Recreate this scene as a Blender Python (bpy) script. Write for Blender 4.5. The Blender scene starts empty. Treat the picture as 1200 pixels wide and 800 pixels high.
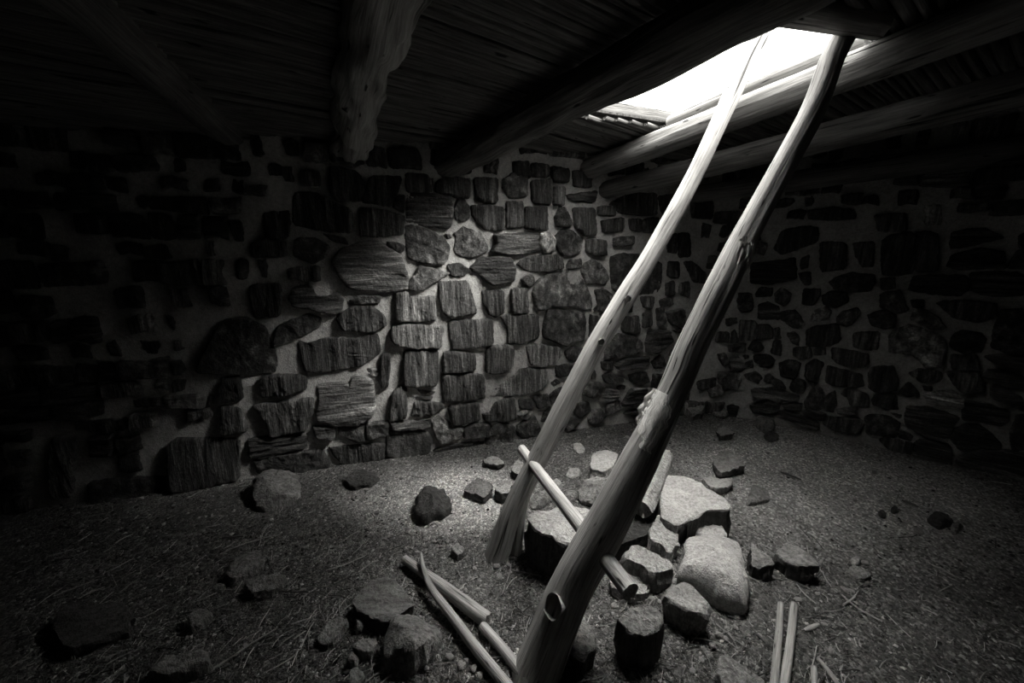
import bpy, bmesh, math, random, zlib
from mathutils import Vector, noise
random.seed(7)
SC = bpy.context.scene
COL = SC.collection

# ------------------------------------------------------------------ camera, sky, exposure
CAM_H, FPX, HORIZON = 1.6, 467.0, 288.0
PITCH = math.atan((400 - HORIZON) / FPX)
cam_d = bpy.data.cameras.new('camera')
cam = bpy.data.objects.new('camera', cam_d)
COL.objects.link(cam)
cam.location = (0, 0, CAM_H)
cam.rotation_euler = (math.pi / 2 - PITCH, 0, 0)
cam_d.sensor_width = 36.0
cam_d.lens = 36.0 * FPX / 1200.0
cam_d.clip_start = 0.02
SC.camera = cam

SKY, SUN, SUN_ANGLE, SUN_DIR = 9.5, 9.5, 30.0, Vector((0.70, -0.27, 0.66))
GLOW, GLOW_DIR = 4.2, Vector((0.05, 0.15, 0.98))     # added sky lobe to light the hearth, as multiple of the rest
world = bpy.data.worlds.new('overcast_sky')
SC.world = world
world.use_nodes = True
wn = world.node_tree
wtc = wn.nodes.new('ShaderNodeTexCoord')
wsx = wn.nodes.new('ShaderNodeSeparateXYZ')
wrp = wn.nodes.new('ShaderNodeValToRGB')
wrp.color_ramp.elements[0].position, wrp.color_ramp.elements[0].color = 0.15, (0.06, 0.058, 0.054, 1)
wrp.color_ramp.elements[1].position, wrp.color_ramp.elements[1].color = 0.62, (1.0, 0.985, 0.95, 1)
wn.links.new(wtc.outputs['Generated'], wsx.inputs[0])
wn.links.new(wsx.outputs['Z'], wrp.inputs['Fac'])
wdp = wn.nodes.new('ShaderNodeVectorMath')
wdp.operation = 'DOT_PRODUCT'
wdp.inputs[1].default_value = GLOW_DIR.normalized()
wn.links.new(wtc.outputs['Generated'], wdp.inputs[0])
wmr = wn.nodes.new('ShaderNodeMapRange')
wmr.interpolation_type = 'SMOOTHSTEP'
wmr.inputs['From Min'].default_value, wmr.inputs['From Max'].default_value = math.cos(math.radians(34)), math.cos(math.radians(8))
wmr.inputs['To Min'].default_value, wmr.inputs['To Max'].default_value = 1.0, 1.0 + GLOW
wn.links.new(wdp.outputs['Value'], wmr.inputs['Value'])
wmx = wn.nodes.new('ShaderNodeMix')
wmx.data_type, wmx.blend_type = 'RGBA', 'MULTIPLY'
wmx.inputs[0].default_value = 1.0
# left sky dimmed on purpose, to darken pole faces and right wall
wms = wn.nodes.new('ShaderNodeMapRange')
wms.inputs['From Min'].default_value, wms.inputs['From Max'].default_value = -0.6, 0.5
wms.inputs['To Min'].default_value, wms.inputs['To Max'].default_value = 0.5, 1.0
wn.links.new(wsx.outputs['X'], wms.inputs['Value'])
wm2 = wn.nodes.new('ShaderNodeMix')
wm2.data_type, wm2.blend_type = 'RGBA', 'MULTIPLY'
wm2.inputs[0].default_value = 1.0
wn.links.new(wrp.outputs['Color'], wm2.inputs[6])
wn.links.new(wms.outputs['Result'], wm2.inputs[7])
wn.links.new(wm2.outputs[2], wmx.inputs[6])
wn.links.new(wmr.outputs['Result'], wmx.inputs[7])
wn.links.new(wmx.outputs[2], wn.nodes['Background'].inputs['Color'])
wn.nodes['Background'].inputs['Strength'].default_value = SKY
sun_d = bpy.data.lights.new('hazy_sun', 'SUN')
sun_d.energy = SUN
sun_d.angle = math.radians(SUN_ANGLE)
sun_d.color = (1.0, 0.985, 0.95)
sun = bpy.data.objects.new('hazy_sun', sun_d)
COL.objects.link(sun)
sun.rotation_euler = SUN_DIR.to_track_quat('Z', 'Y').to_euler()
sun.location = (2, -1, 6)
SC.view_settings.view_transform = 'Standard'
SC.view_settings.look = 'None'
SC.view_settings.exposure = 0.5
SC.view_settings.gamma = 1.0
SC.view_settings.use_curve_mapping = False

# ------------------------------------------------------------------ measuring helpers
CP, SP = math.cos(PITCH), math.sin(PITCH)
EYE = Vector((0, 0, CAM_H))


def ray(x, y):
    a, b = (x - 600) / FPX, (400 - y) / FPX
    return Vector((a, CP + b * SP, -SP + b * CP))


def atz(x, y, z=0.0):
    d = ray(x, y)
    return EYE + d * ((z - CAM_H) / d.z)


def on_line(x, y, A, B):
    """point of the ray through (x, y) that comes closest to the line AB"""
    d, e = ray(x, y), B - A
    w = EYE - A
    a, b, c, dd, ee = d.dot(d), d.dot(e), e.dot(e), d.dot(w), e.dot(w)
    t = (b * ee - c * dd) / (a * c - b * b)
    return EYE + d * t


def fbm(p, octv=3, seed=0.0):
    p = Vector(p) + Vector((seed * 7.13, seed * 3.7, seed * 1.9))
    s, a, tot = 0.0, 1.0, 0.0
    for _ in range(octv):
        s += a * noise.noise(p)
        tot += a
        p = p * 2.03 + Vector((11.3, 5.1, 7.7))
        a *= 0.5
    return s / tot


# ------------------------------------------------------------------ materials
def mat(name):
    m = bpy.data.materials.new(name)
    m.use_nodes = True
    nt = m.node_tree
    b = nt.nodes['Principled BSDF']
    b.inputs['Roughness'].default_value = 0.9
    b.inputs['Specular IOR Level'].default_value = 0.15
    return m, nt, b


def nd(nt, t, **kw):
    n = nt.nodes.new(t)
    for k, v in kw.items():
        setattr(n, k, v)
    return n


def noise_n(nt, vec, scale, detail=4, rough=0.6, dist=0.0):
    n = nd(nt, 'ShaderNodeTexNoise')
    n.inputs['Scale'].default_value = scale
    n.inputs['Detail'].default_value = detail
    n.inputs['Roughness'].default_value = rough
    n.inputs['Distortion'].default_value = dist
    nt.links.new(vec, n.inputs['Vector'])
    return n.outputs['Fac']


def mapping(nt, vec, sc):
    m = nd(nt, 'ShaderNodeMapping')
    m.inputs['Scale'].default_value = sc
    nt.links.new(vec, m.inputs['Vector'])
    return m.outputs['Vector']


def ramp(nt, fac, stops):
    r = nd(nt, 'ShaderNodeValToRGB')
    el = r.color_ramp.elements
    el[0].position, el[0].color = stops[0][0], (*[stops[0][1]] * 3, 1)
    el[1].position, el[1].color = stops[-1][0], (*[stops[-1][1]] * 3, 1)
    for p, c in stops[1:-1]:
        e = el.new(p)
        e.color = (c, c, c, 1)
    nt.links.new(fac, r.inputs['Fac'])
    return r.outputs['Color']


def mul(nt, a, b):
    n = nd(nt, 'ShaderNodeMix', data_type='RGBA', blend_type='MULTIPLY')
    n.inputs[0].default_value = 1.0
    for s, i in ((a, 6), (b, 7)):
        if isinstance(s, (int, float)):
            n.inputs[i].default_value = (s, s, s, 1)
        elif isinstance(s, tuple):
            n.inputs[i].default_value = s
        else:
            nt.links.new(s, n.inputs[i])
    return n.outputs[2]


def mixf(nt, f, a, b):
    n = nd(nt, 'ShaderNodeMix', data_type='RGBA')
    nt.links.new(f, n.inputs[0])
    for s, i in ((a, 6), (b, 7)):
        if isinstance(s, (int, float)):
            n.inputs[i].default_value = (s, s, s, 1)
        else:
            nt.links.new(s, n.inputs[i])
    return n.outputs[2]


def madd(nt, a, b, k=1.0):
    n = nd(nt, 'ShaderNodeMath', operation='MULTIPLY_ADD')
    nt.links.new(b, n.inputs[0])
    n.inputs[1].default_value = k
    nt.links.new(a, n.inputs[2])
    return n.outputs[0]


def bump(nt, b, h, dist=0.01, strength=1.0):
    n = nd(nt, 'ShaderNodeBump')
    n.inputs['Distance'].default_value = dist
    n.inputs['Strength'].default_value = strength
    nt.links.new(h, n.inputs['Height'])
    nt.links.new(n.outputs['Normal'], b.inputs['Normal'])


WARM = (1.0, 0.985, 0.95, 1)


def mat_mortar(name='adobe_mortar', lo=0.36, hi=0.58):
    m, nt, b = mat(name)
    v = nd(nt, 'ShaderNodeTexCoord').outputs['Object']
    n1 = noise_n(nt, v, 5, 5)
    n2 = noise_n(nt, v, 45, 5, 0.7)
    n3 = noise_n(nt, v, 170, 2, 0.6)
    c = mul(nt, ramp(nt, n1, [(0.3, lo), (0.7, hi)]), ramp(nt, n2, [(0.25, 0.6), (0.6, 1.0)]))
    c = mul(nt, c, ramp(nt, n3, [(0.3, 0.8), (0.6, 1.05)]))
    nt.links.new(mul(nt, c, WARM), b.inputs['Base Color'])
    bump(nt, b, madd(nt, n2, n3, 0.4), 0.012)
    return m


def mat_wallstone():
    """petrified wood blocks: grain runs along V of the 'grain' UV map, tone is per stone"""
    m, nt, b = mat('petrified_wood_masonry')
    uv = nd(nt, 'ShaderNodeUVMap', uv_map='grain').outputs['UV']
    at = nd(nt, 'ShaderNodeVertexColor', layer_name='tone').outputs['Color']
    g1 = noise_n(nt, mapping(nt, uv, (38, 3.0, 1)), 1.0, 5, 0.65, 0.4)
    g2 = noise_n(nt, mapping(nt, uv, (110, 14, 1)), 1.0, 4, 0.7)
    g3 = noise_n(nt, mapping(nt, uv, (12, 1.6, 1)), 1.0, 3, 0.6, 0.3)
    sp = noise_n(nt, uv, 60, 4, 0.7)
    c = mul(nt, at, ramp(nt, g1, [(0.3, 0.35), (0.48, 1.0), (0.62, 2.4), (0.7, 3.4)]))
    c = mul(nt, c, ramp(nt, g3, [(0.3, 0.6), (0.55, 1.0), (0.7, 2.2)]))
    c = mul(nt, c, ramp(nt, sp, [(0.3, 0.6), (0.55, 1.05), (0.72, 1.7)]))
    c = mul(nt, c, ramp(nt, g2, [(0.3, 0.55), (0.6, 1.2)]))
    nt.links.new(mul(nt, c, WARM), b.inputs['Base Color'])
    b.inputs['Roughness'].default_value = 0.7
    b.inputs['Specular IOR Level'].default_value = 0.3
    h = madd(nt, g1, g2, 0.5)
    h = madd(nt, h, sp, 0.4)
    bump(nt, b, h, 0.028)
    return m


def mat_rock(name, lo, hi, streak=1.0, rough=0.85, bmp=0.020, banded=False):
    m, nt, b = mat(name)
    tc = nd(nt, 'ShaderNodeTexCoord').outputs['Object']
    inf = nd(nt, 'ShaderNodeObjectInfo').outputs['Random']
    off = nd(nt, 'ShaderNodeVectorMath', operation='SCALE')
    off.inputs[0].default_value = (37, 91, 53)
    nt.links.new(inf, off.inputs['Scale'])
    ad = nd(nt, 'ShaderNodeVectorMath', operation='ADD')
    nt.links.new(tc, ad.inputs[0])
    nt.links.new(off.outputs[0], ad.inputs[1])
    v = ad.outputs[0]
    n1 = noise_n(nt, v, 7, 6, 0.65, 0.6)
    n2 = noise_n(nt, v, 55, 5, 0.7)
    n4 = noise_n(nt, v, 190, 3, 0.7)
    gr = noise_n(nt, mapping(nt, v, (60, 60, 5) if not banded else (5, 40, 70)), 1, 4, 0.65)
    c = ramp(nt, n1, [(0.3, lo), (0.7, hi)])
    c = mul(nt, c, ramp(nt, n2, [(0.3, 0.6), (0.6, 1.1)]))
    c = mul(nt, c, ramp(nt, gr, [(0.35, 1 - 0.5 * streak), (0.6, 1.05)]))
    c = mul(nt, c, ramp(nt, n4, [(0.3, 0.75), (0.6, 1.05)]))
    nt.links.new(mul(nt, c, WARM), b.inputs['Base Color'])
    b.inputs['Roughness'].default_value = rough
    h = madd(nt, n2, gr, 0.7)
    h = madd(nt, h, n4, 0.3)
    bump(nt, b, h, bmp)
    return m


def mat_wood(name, lo, hi, crack=1.0):
    m, nt, b = mat(name)
    uv = nd(nt, 'ShaderNodeUVMap', uv_map='grain').outputs['UV']
    g1 = noise_n(nt, mapping(nt, uv, (70, 2.5, 1)), 1, 5, 0.6, 0.5)
    g2 = noise_n(nt, mapping(nt, uv, (220, 8, 1)), 1, 3, 0.6)
    ck = noise_n(nt, mapping(nt, uv, (26, 1.1, 1)), 1, 3, 0.55, 0.3)
    bl = noise_n(nt, mapping(nt, uv, (7, 3.0, 1)), 1, 4, 0.6)
    c = ramp(nt, g1, [(0.3, lo), (0.65, hi)])
    ckr = ramp(nt, ck, [(0.30, 0.12), (0.36, 1.0)])
    pit = noise_n(nt, mapping(nt, uv, (34, 7, 1)), 1, 2, 0.5, 0.2)
    c = mul(nt, c, ckr)
    c = mul(nt, c, ramp(nt, pit, [(0.27, 0.10), (0.33, 1.0)]))
    c = mul(nt, c, ramp(nt, g2, [(0.3, 0.75), (0.6, 1.08)]))
    c = mul(nt, c, ramp(nt, bl, [(0.3, 0.65), (0.55, 1.0)]))
    nt.links.new(mul(nt, c, WARM), b.inputs['Base Color'])
    b.inputs['Roughness'].default_value = 0.75
    h = madd(nt, g1, g2, 0.4)
    r2b = nd(nt, 'ShaderNodeRGBToBW')
    nt.links.new(ckr, r2b.inputs[0])
    h = madd(nt, h, r2b.outputs[0], 0.9 * crack)
    bump(nt, b, h, 0.006)
    return m


def mat_dirt():
    m, nt, b = mat('dirt_floor')
    v = nd(nt, 'ShaderNodeTexCoord').outputs['Object']
    n1 = noise_n(nt, v, 1.6, 5, 0.6, 0.5)
    n2 = noise_n(nt, v, 38, 6, 0.75)
    n3 = noise_n(nt, v, 150, 4, 0.75)
    vo = nd(nt, 'ShaderNodeTexVoronoi', feature='F1')
    vo.inputs['Scale'].default_value = 95
    nt.links.new(v, vo.inputs['Vector'])
    bw = nd(nt, 'ShaderNodeRGBToBW')
    nt.links.new(vo.outputs['Color'], bw.inputs[0])
    at = nd(nt, 'ShaderNodeVertexColor', layer_name='tone').outputs['Color']
    c = mul(nt, at, ramp(nt, n1, [(0.35, 0.8), (0.65, 1.2)]))
    c = mul(nt, c, ramp(nt, n2, [(0.3, 0.6), (0.6, 1.2)]))
    c = mul(nt, c, ramp(nt, bw.outputs[0], [(0.25, 0.55), (0.7, 1.1), (0.8, 1.7)]))
    c = mul(nt, c, ramp(nt, n3, [(0.3, 0.62), (0.65, 1.35)]))
    nt.links.new(mul(nt, c, WARM), b.inputs['Base Color'])
    h = madd(nt, n2, n3, 0.6)
    h = madd(nt, h, vo.outputs['Distance'], -0.6)
    bump(nt, b, h, 0.02)
    return m


def mat_tone(name, rough=0.9):
    m, nt, b = mat(name)
    at = nd(nt, 'ShaderNodeVertexColor', layer_name='tone').outputs['Color']
    v = nd(nt, 'ShaderNodeTexCoord').outputs['Object']
    n = noise_n(nt, v, 120, 3)
    nt.links.new(mul(nt, mul(nt, at, ramp(nt, n, [(0.3, 0.7), (0.65, 1.15)])), WARM), b.inputs['Base Color'])
    b.inputs['Roughness'].default_value = rough
    return m


M_MORTAR = mat_mortar()
M_DIMMORTAR = mat_mortar('dimmed_grey_mortar', 0.28, 0.46)  # greyer mortar, also darkened to paint in the right wall's dimness
M_DARKMORTAR = mat_mortar('darkened_unseen_mortar', 0.04, 0.08)  # mortar darkened on the unseen walls to cut bounced light
M_STONE = mat_wallstone()
M_DIRT = mat_dirt()
M_POLE = mat_wood('weathered_pole_wood', 0.26, 0.50)
M_FIBRE = mat_wood('torn_pale_wood', 0.6, 0.95, 1.6)
M_BEAM = mat_wood('old_beam_wood', 0.10, 0.22, 1.3)
M_SHADEBEAM = mat_wood('shaded_beam_wood', 0.06, 0.15, 1.3)  # beam wood darkened to paint in the shade under the roof
M_SLAT = mat_wood('split_cedar', 0.05, 0.15)
M_STICK = mat_wood('grey_stick_wood', 0.20, 0.40)
M_EARTH = mat_rock('roof_earth', 0.06, 0.12)
M_R = {
    'light': mat_rock('pale_sandstone', 0.34, 0.50, 0.3, bmp=0.014),
    'pale': mat_rock('pale_layered_stone', 0.28, 0.50, 0.7),
    'mid': mat_rock('grey_petrified_wood', 0.14, 0.30, 1.0, bmp=0.014),
    'dark': mat_rock('dark_petrified_wood', 0.05, 0.13, 1.0, 0.7, bmp=0.016),
    'black': mat_rock('black_stone', 0.03, 0.07, 0.8, 0.75, bmp=0.016),
    'slab': mat_rock('banded_petrified_slab', 0.13, 0.26, 1.0, bmp=0.012, banded=True),
}
M_SIDE = mat_rock('dark_block_flank', 0.05, 0.12, 1.1, 0.75, bmp=0.018)
M_CHIP = mat_tone('gravel_grit')
M_STRAW = mat_tone('dry_straw')
M_PEBBLE = mat_rock('pebble_stone', 0.16, 0.36, 0.2, bmp=0.003)


# ------------------------------------------------------------------ object helpers
def tag(o, label=None, cat=None, group=None, kind=None):
    for k, v in (('label', label), ('category', cat), ('group', group), ('kind', kind)):
        if v:
            o[k] = v
    return o


def link(name, me, mats, parent=None, loc=None):
    o = bpy.data.objects.new(name, me)
    COL.objects.link(o)
    for m in (mats if isinstance(mats, (list, tuple)) else [mats]):
        me.materials.append(m)
    if loc is not None:
        o.location = loc
    if parent:
        o.parent = parent
    return o


class MB:
    """collects vertices, faces, per-vertex grain UV and tone"""
    def __init__(s):
        s.v, s.f, s.uv, s.t, s.mi = [], [], [], [], []

    def vert(s, p, uv=(0, 0), t=0.1):
        s.v.append(tuple(p)); s.uv.append(uv); s.t.append(t)
        return len(s.v) - 1

    def face(s, idx, mi=0):
        s.f.append(tuple(idx)); s.mi.append(mi)

    def build(s, name, mats, parent=None, loc=None, smooth=True, sharp=None):
        off = Vector(loc) if loc is not None else Vector((0, 0, 0))
        me = bpy.data.meshes.new(name)
        me.from_pydata([tuple(Vector(p) - off) for p in s.v], [], s.f)
        u = me.uv_layers.new(name='grain')
        tc = me.color_attributes.new('tone', 'FLOAT_COLOR', 'POINT')
        buf = []
        for lp in me.loops:
            buf += list(s.uv[lp.vertex_index])
        u.data.foreach_set('uv', buf)
        cb = []
        for t in s.t:
            cb += [t, t, t, 1.0]
        tc.data.foreach_set('color', cb)
        me.polygons.foreach_set('material_index', s.mi)
        me.polygons.foreach_set('use_smooth', [smooth] * len(me.polygons))
        if sharp:
            me.set_sharp_from_angle(angle=math.radians(sharp))
        me.update()
        return link(name, me, mats, parent, off if loc is not None else None)


def catmull(pts, step):
    P = [Vector(p) for p in pts]
    if len(P) == 2:
        n = max(2, int((P[1] - P[0]).length / step))
        return [P[0].lerp(P[1], i / n) for i in range(n + 1)], [i / n for i in range(n + 1)]
    out, par = [], []
    E = [P[0] * 2 - P[1]] + P + [P[-1] * 2 - P[-2]]
    for i in range(1, len(E) - 2):
        p0, p1, p2, p3 = E[i - 1:i + 3]
        n = max(2, int((p2 - p1).length / step))
        for k in range(n):
            t = k / n
            out.append(0.5 * ((2 * p1) + (p2 - p0) * t + (2 * p0 - 5 * p1 + 4 * p2 - p3) * t * t
                              + (3 * p1 - p0 - 3 * p2 + p3) * t ** 3))
            par.append(i - 1 + t)
    out.append(P[-1]); par.append(len(P) - 1)
    return out, par


def log_into(mb, pts, radii, n=22, step=0.03, rough=0.10, seed=0.0, gnarl=0.0, flat=None, mi=0, caps=True, ragged=0.0):
    path, par = catmull(pts, step)
    rr = []
    for q in par:
        i = min(int(q), len(radii) - 2)
        rr.append(radii[i] + (radii[i + 1] - radii[i]) * (q - i))
    rings, s = [], 0.0
    up = Vector((0, 0, 1))
    N = len(path)
    for i, p in enumerate(path):
        d = (path[min(i + 1, N - 1)] - path[max(i - 1, 0)]).normalized()
        a = d.cross(up)
        if a.length < 1e-3:
            a = Vector((1, 0, 0))
        a.normalize()
        b = a.cross(d)
        if i:
            s += (p - path[i - 1]).length
        ring = []
        for k in range(n + 1):
            th = 2 * math.pi * (k % n) / n
            c, sn = math.cos(th), math.sin(th)
            r = rr[i]
            g = fbm((c * 2.6, sn * 2.6, s * 1.3), 3, seed) * rough * 1.2
            fine = noise.noise(Vector((c * 7 + seed, sn * 7, s * 2.2))) * rough * 0.45
            kn = 0.0
            if gnarl:
                kn = gnarl * fbm((c * 1.5, sn * 1.5, s * 3.2), 2, seed + 5)
                kn += gnarl * 0.5 * noise.noise(Vector((c * 3, sn * 3, s * 7 + seed)))
            crk = noise.noise(Vector((c * 4.5 + 9 + seed, sn * 4.5, s * 0.7)))
            cr = -0.14 * max(0.0, crk - 0.42) / 0.3 if rough else 0
            r = r * (1 + g + fine + kn + cr)
            off = d * (ragged * noise.noise(Vector((c * 3, sn * 3, seed))) if ragged and i in (0, N - 1) else 0)
            uvx = k / n * 2 * math.pi * max(0.02, radii[0])
            ring.append(mb.vert(p + a * (c * r) + b * (sn * r) + off, (uvx + seed * 3.3, s + seed * 1.7)))
        rings.append(ring)
    for i in range(N - 1):
        for k in range(n):
            k2 = k + 1
            mb.face((rings[i][k], rings[i][k2], rings[i + 1][k2], rings[i + 1][k]), mi)
    if caps:
        for ring, p, flip in ((rings[0], path[0], True), (rings[-1], path[-1], False)):
            inner = [mb.vert(Vector(mb.v[v]).lerp(p, 0.5), (mb.uv[v][0], mb.uv[v][1] + 0.2)) for v in ring]
            c = mb.vert(p, mb.uv[ring[0]])
            for k in range(n):
                k2 = k + 1
                q = (ring[k], ring[k2], inner[k2], inner[k])
                t = (inner[k], inner[k2], c)
                mb.face(q[::-1] if not flip else q, mi)
                mb.face(t[::-1] if not flip else t, mi)


def make_log(name, pts, radii, m, parent=None, loc=None, **kw):
    mb = MB()
    log_into(mb, pts, radii, **kw)
    o = mb.build(name, m, parent, loc if loc is not None else None)
    return o


# ------------------------------------------------------------------ walls: perimeter, projection
CORN = [(-3.95, 1.87), (1.98, 3.73), (4.65, 1.75), (3.9, -1.7), (-1.0, -2.3), (-4.4, -0.8)]
WALL_NAMES = ['wall_back', 'wall_right', 'wall_right_rear', 'wall_front', 'wall_front_left', 'wall_left']


def rounded(c, r=0.45, k=7):
    out, n = [], len(c)
    for i in range(n):
        p0, p1, p2 = Vector(c[i - 1]), Vector(c[i]), Vector(c[(i + 1) % n])
        a = p1 + (p0 - p1).normalized() * r
        b = p1 + (p2 - p1).normalized() * r
        for j in range(k + 1):
            t = j / k
            out.append(((1 - t) ** 2 * a + 2 * t * (1 - t) * p1 + t * t * b, i, t))
    return out


RP = rounded(CORN)
# start the running length in the middle of the first corner
start = next(j for j, q in enumerate(RP) if q[1] == 0 and q[2] >= 0.5)
RP = RP[start:] + RP[:start]
PER = [q[0] for q in RP] + [RP[0][0]]
CUM = [0.0]
for i in range(1, len(PER)):
    CUM.append(CUM[-1] + (PER[i] - PER[i - 1]).length)
# limits of each wall along the running length: mid of every corner
BND = [0.0]
for c in range(1, 6):
    j = min((j for j, q in enumerate(RP) if q[1] == c), key=lambda j: abs(RP[j][2] - 0.5))
    BND.append(CUM[j])
BND.append(CUM[-1])
TOTAL = CUM[-1]


def wall_pt(s, z, depth=0.0):
    s = s % TOTAL
    lo, hi = 0, len(CUM) - 1
    while hi - lo > 1:
        md = (lo + hi) // 2
        if CUM[md] <= s:
            lo = md
        else:
            hi = md
    t = (s - CUM[lo]) / max(1e-9, CUM[hi] - CUM[lo])
    p = PER[lo].lerp(PER[hi], t)

    def nrm(i):
        i0, i1 = (i - 1) if i > 0 else len(PER) - 2, (i + 1) if i < len(PER) - 1 else 1
        e = (PER[i1] - PER[i0]).normalized()
        return Vector((e.y, -e.x))
    n = nrm(lo).lerp(nrm(hi), t).normalized()
    return Vector((p.x + n.x * depth, p.y + n.y * depth, z))


def px_wall(x, y):
    d = ray(x, y)
    best = None
    for i in range(len(PER) - 1):
        a, e = PER[i], PER[i + 1] - PER[i]
        den = d.x * e.y - d.y * e.x
        if abs(den) < 1e-9:
            continue
        t = (a.x * e.y - a.y * e.x) / den
        u = (a.x * d.y - a.y * d.x) / den
        if t > 0 and -1e-6 <= u <= 1 + 1e-6 and (best is None or t < best[0]):
            best = (t, CUM[i] + u * e.length)
    t, s = best
    return s, CAM_H + d.z * t


# stones seen in the photograph: crop origin, then outlines in sixths of a pixel; tone and grain
STONES = {}
STONES[(420, 180)] = """
d v 10,385 110,385 250,415 325,440 310,570 120,585 15,580
d h 340,290 400,270 540,280 655,330 665,400 640,530 470,505 340,485
d x 330,505 420,510 520,545 600,590 640,650 625,740 590,780 450,770 350,740 335,620
d x 200,615 310,635 325,660 300,700 200,650
d x 610,565 640,560 650,590 625,595
d x 670,400 700,320 740,320 780,380 780,450 730,480 680,460
d v 790,365 870,360 1020,380 1020,530 960,545 890,530 850,500 800,440
d v 1030,340 1150,340 1155,520 1040,525
m x 670,560 740,515 810,540 860,560 910,660 900,690 800,730 720,725 670,680 690,610
d v 540,200 620,165 790,180 780,310 660,300 540,270
d v 810,170 980,170 970,350 830,330
m x 1015,180 1080,140 1180,160 1180,300 1060,310 1010,240
d v 330,130 520,160 525,270 340,270
d h 950,570 1165,555 1290,565 1350,610 1350,680 1050,710 920,690 970,630 960,605
d x 250,310 325,290 325,420 245,380
k v 90,160 310,160 240,370 20,340
k v 640,60 780,40 790,140 650,150"""
STONES[(260, 180)] = """
k v 560,120 690,130 690,230 560,220
k v 760,100 950,120 1060,330 800,330 760,250
k v 510,280 640,270 920,400 910,560 710,540 500,500
k x 510,600 650,590 760,650 730,730 640,770 510,720
k x 710,560 860,590 890,640 770,610
k v 200,640 300,600 450,620 460,720 220,730
k v 290,420 470,400 480,500 460,600 310,590
m h 770,750 840,672 990,618 1080,615 1170,660 1260,720 1308,870 1308,960 1170,966 900,948 830,870"""
STONES[(600, 180)] = """
d v 80,380 240,370 250,545 170,540 80,520
d v 130,190 280,180 270,360 140,345
d v 290,230 370,240 360,365 285,360
d x 300,450 330,380 370,380 420,490 400,515 310,510
d v 425,380 580,385 585,575 500,575 440,510
p x 190,640 200,560 250,545 300,600 290,690 220,695
d x 295,590 350,530 420,540 490,600 480,680 400,725 330,700 305,640
d v 520,600 650,610 660,715 610,720 510,690
d h 380,290 600,260 580,340 400,330
m v 600,370 720,370 715,440 600,430
d v 620,470 780,450 780,540 640,555
d x 710,590 850,580 840,640 710,655
d v 820,460 910,460 910,545 830,540
d v 920,460 1030,450 1000,560 920,550
k v 680,350 830,280 1000,280 1000,440 760,420
k v 1080,590 1150,560 1150,700 1090,690
k v 1165,560 1250,560 1250,720 1168,730
k v 1020,300 1180,280 1180,420 1060,430
k v 0,60 110,60 120,170 20,170
k v 1250,330 1400,330 1400,460 1260,450
k v 130,70 250,80 250,170 140,165
k x 270,90 400,110 390,200 280,200
k v 420,120 560,140 550,240 430,230"""
STONES[(600, 300)] = """
d v 30,60 60,25 130,0 300,-10 350,10 355,90 210,110 100,100
m x 145,250 170,180 240,125 330,125 370,95 450,120 520,200 555,290 560,360 510,385 430,350 340,345 250,345 230,370 180,385 155,330
d x 60,160 130,125 150,150 145,205 100,215 75,190
m x 400,30 480,20 485,85 380,85
m x 480,100 510,50 570,25 610,50 660,100 680,150 650,205 580,185 520,195
d x 580,240 650,230 720,290 720,350 650,400 570,375 600,340 590,280
d x 690,10 760,-15 930,-10 1050,50 1050,200 1020,255 900,270 750,260 700,220
d x 245,370 350,375 500,400 515,470 500,590 400,600 370,630 300,600 220,570 215,510
d v 545,415 640,420 640,560 540,580
m v 100,640 120,615 330,635 340,690 300,750 190,780 130,760
d x 365,665 430,640 510,650 500,720 440,735 380,720
d v 775,430 840,425 880,420 885,540 770,525
d x 650,660 740,545 850,555 910,600 910,680 740,700 650,720
d h 715,760 780,720 960,705 965,760 900,780 740,790
d x 975,740 1050,690 1080,770 1000,790
d h 935,600 950,530 1100,520 1125,600 1000,680 940,670
d v 920,400 970,385 975,490 910,500
d v 900,285 995,285 980,365 915,360
d x 1010,370 1060,360 1070,470 1020,490
d x 1035,310 1120,285 1130,340 1050,360
d v 1080,200 1130,170 1130,275 1080,275
d x 1080,390 1200,370 1200,500 1100,460
d x 1120,520 1190,505 1190,540
d v 1090,40 1170,40 1170,150 1090,140
d v 1175,190 1240,180 1240,290 1170,260"""
STONES[(420, 300)] = """
d v 1065,230 1180,225 1200,400 1075,400
d v 1000,425 1050,412 1265,412 1265,570 1150,610 1050,610 1050,520
m v 260,255 350,250 360,290 530,275 545,440 470,460 260,455
m v 240,490 330,475 600,495 580,640 400,640 270,620 220,580
d v 560,180 770,170 830,400 700,420 660,430 590,400 570,290
d v 870,240 1020,240 1020,390 960,430 910,400 880,330
d v 625,455 940,440 945,620 700,650 660,650
m x 345,190 400,130 430,65 560,95 650,120 520,190 440,240 350,240
d x 620,60 720,50 775,100 740,140 660,145
d h 785,75 860,5 1060,0 1100,80 1090,170 1000,195 930,205 850,130 800,110
d x 20,280 150,275 150,320 20,325
k v 162,680 228,680 216,900 162,930
d v 318,660 558,660 564,840 540,906 330,906 318,840
d v 606,666 816,678 822,798 594,816 588,750
d v 900,630 1050,624 1092,642 1074,780 990,822 894,816"""
STONES[(260, 300)] = """
d v 805,430 910,350 1060,350 1150,430 1150,490 1060,530 960,525 850,515
k v 545,590 610,610 750,570 960,580 1040,545 1095,545 1115,680 970,770 830,790 800,800 620,815 575,790
k x 370,560 400,480 540,430 600,405 695,430 690,500 600,540 460,600 370,620
k h 475,290 510,220 620,185 670,280 740,280 800,250 855,300 840,390 780,410 640,370 500,350
d x 900,310 980,275 1110,290 1110,325 920,340
k v 470,80 690,70 690,180 480,160
k v 200,200 420,190 410,420 230,430
k x -180,810 -60,570 12,450 150,432 300,492 348,600 390,720 372,822 60,822"""
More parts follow.
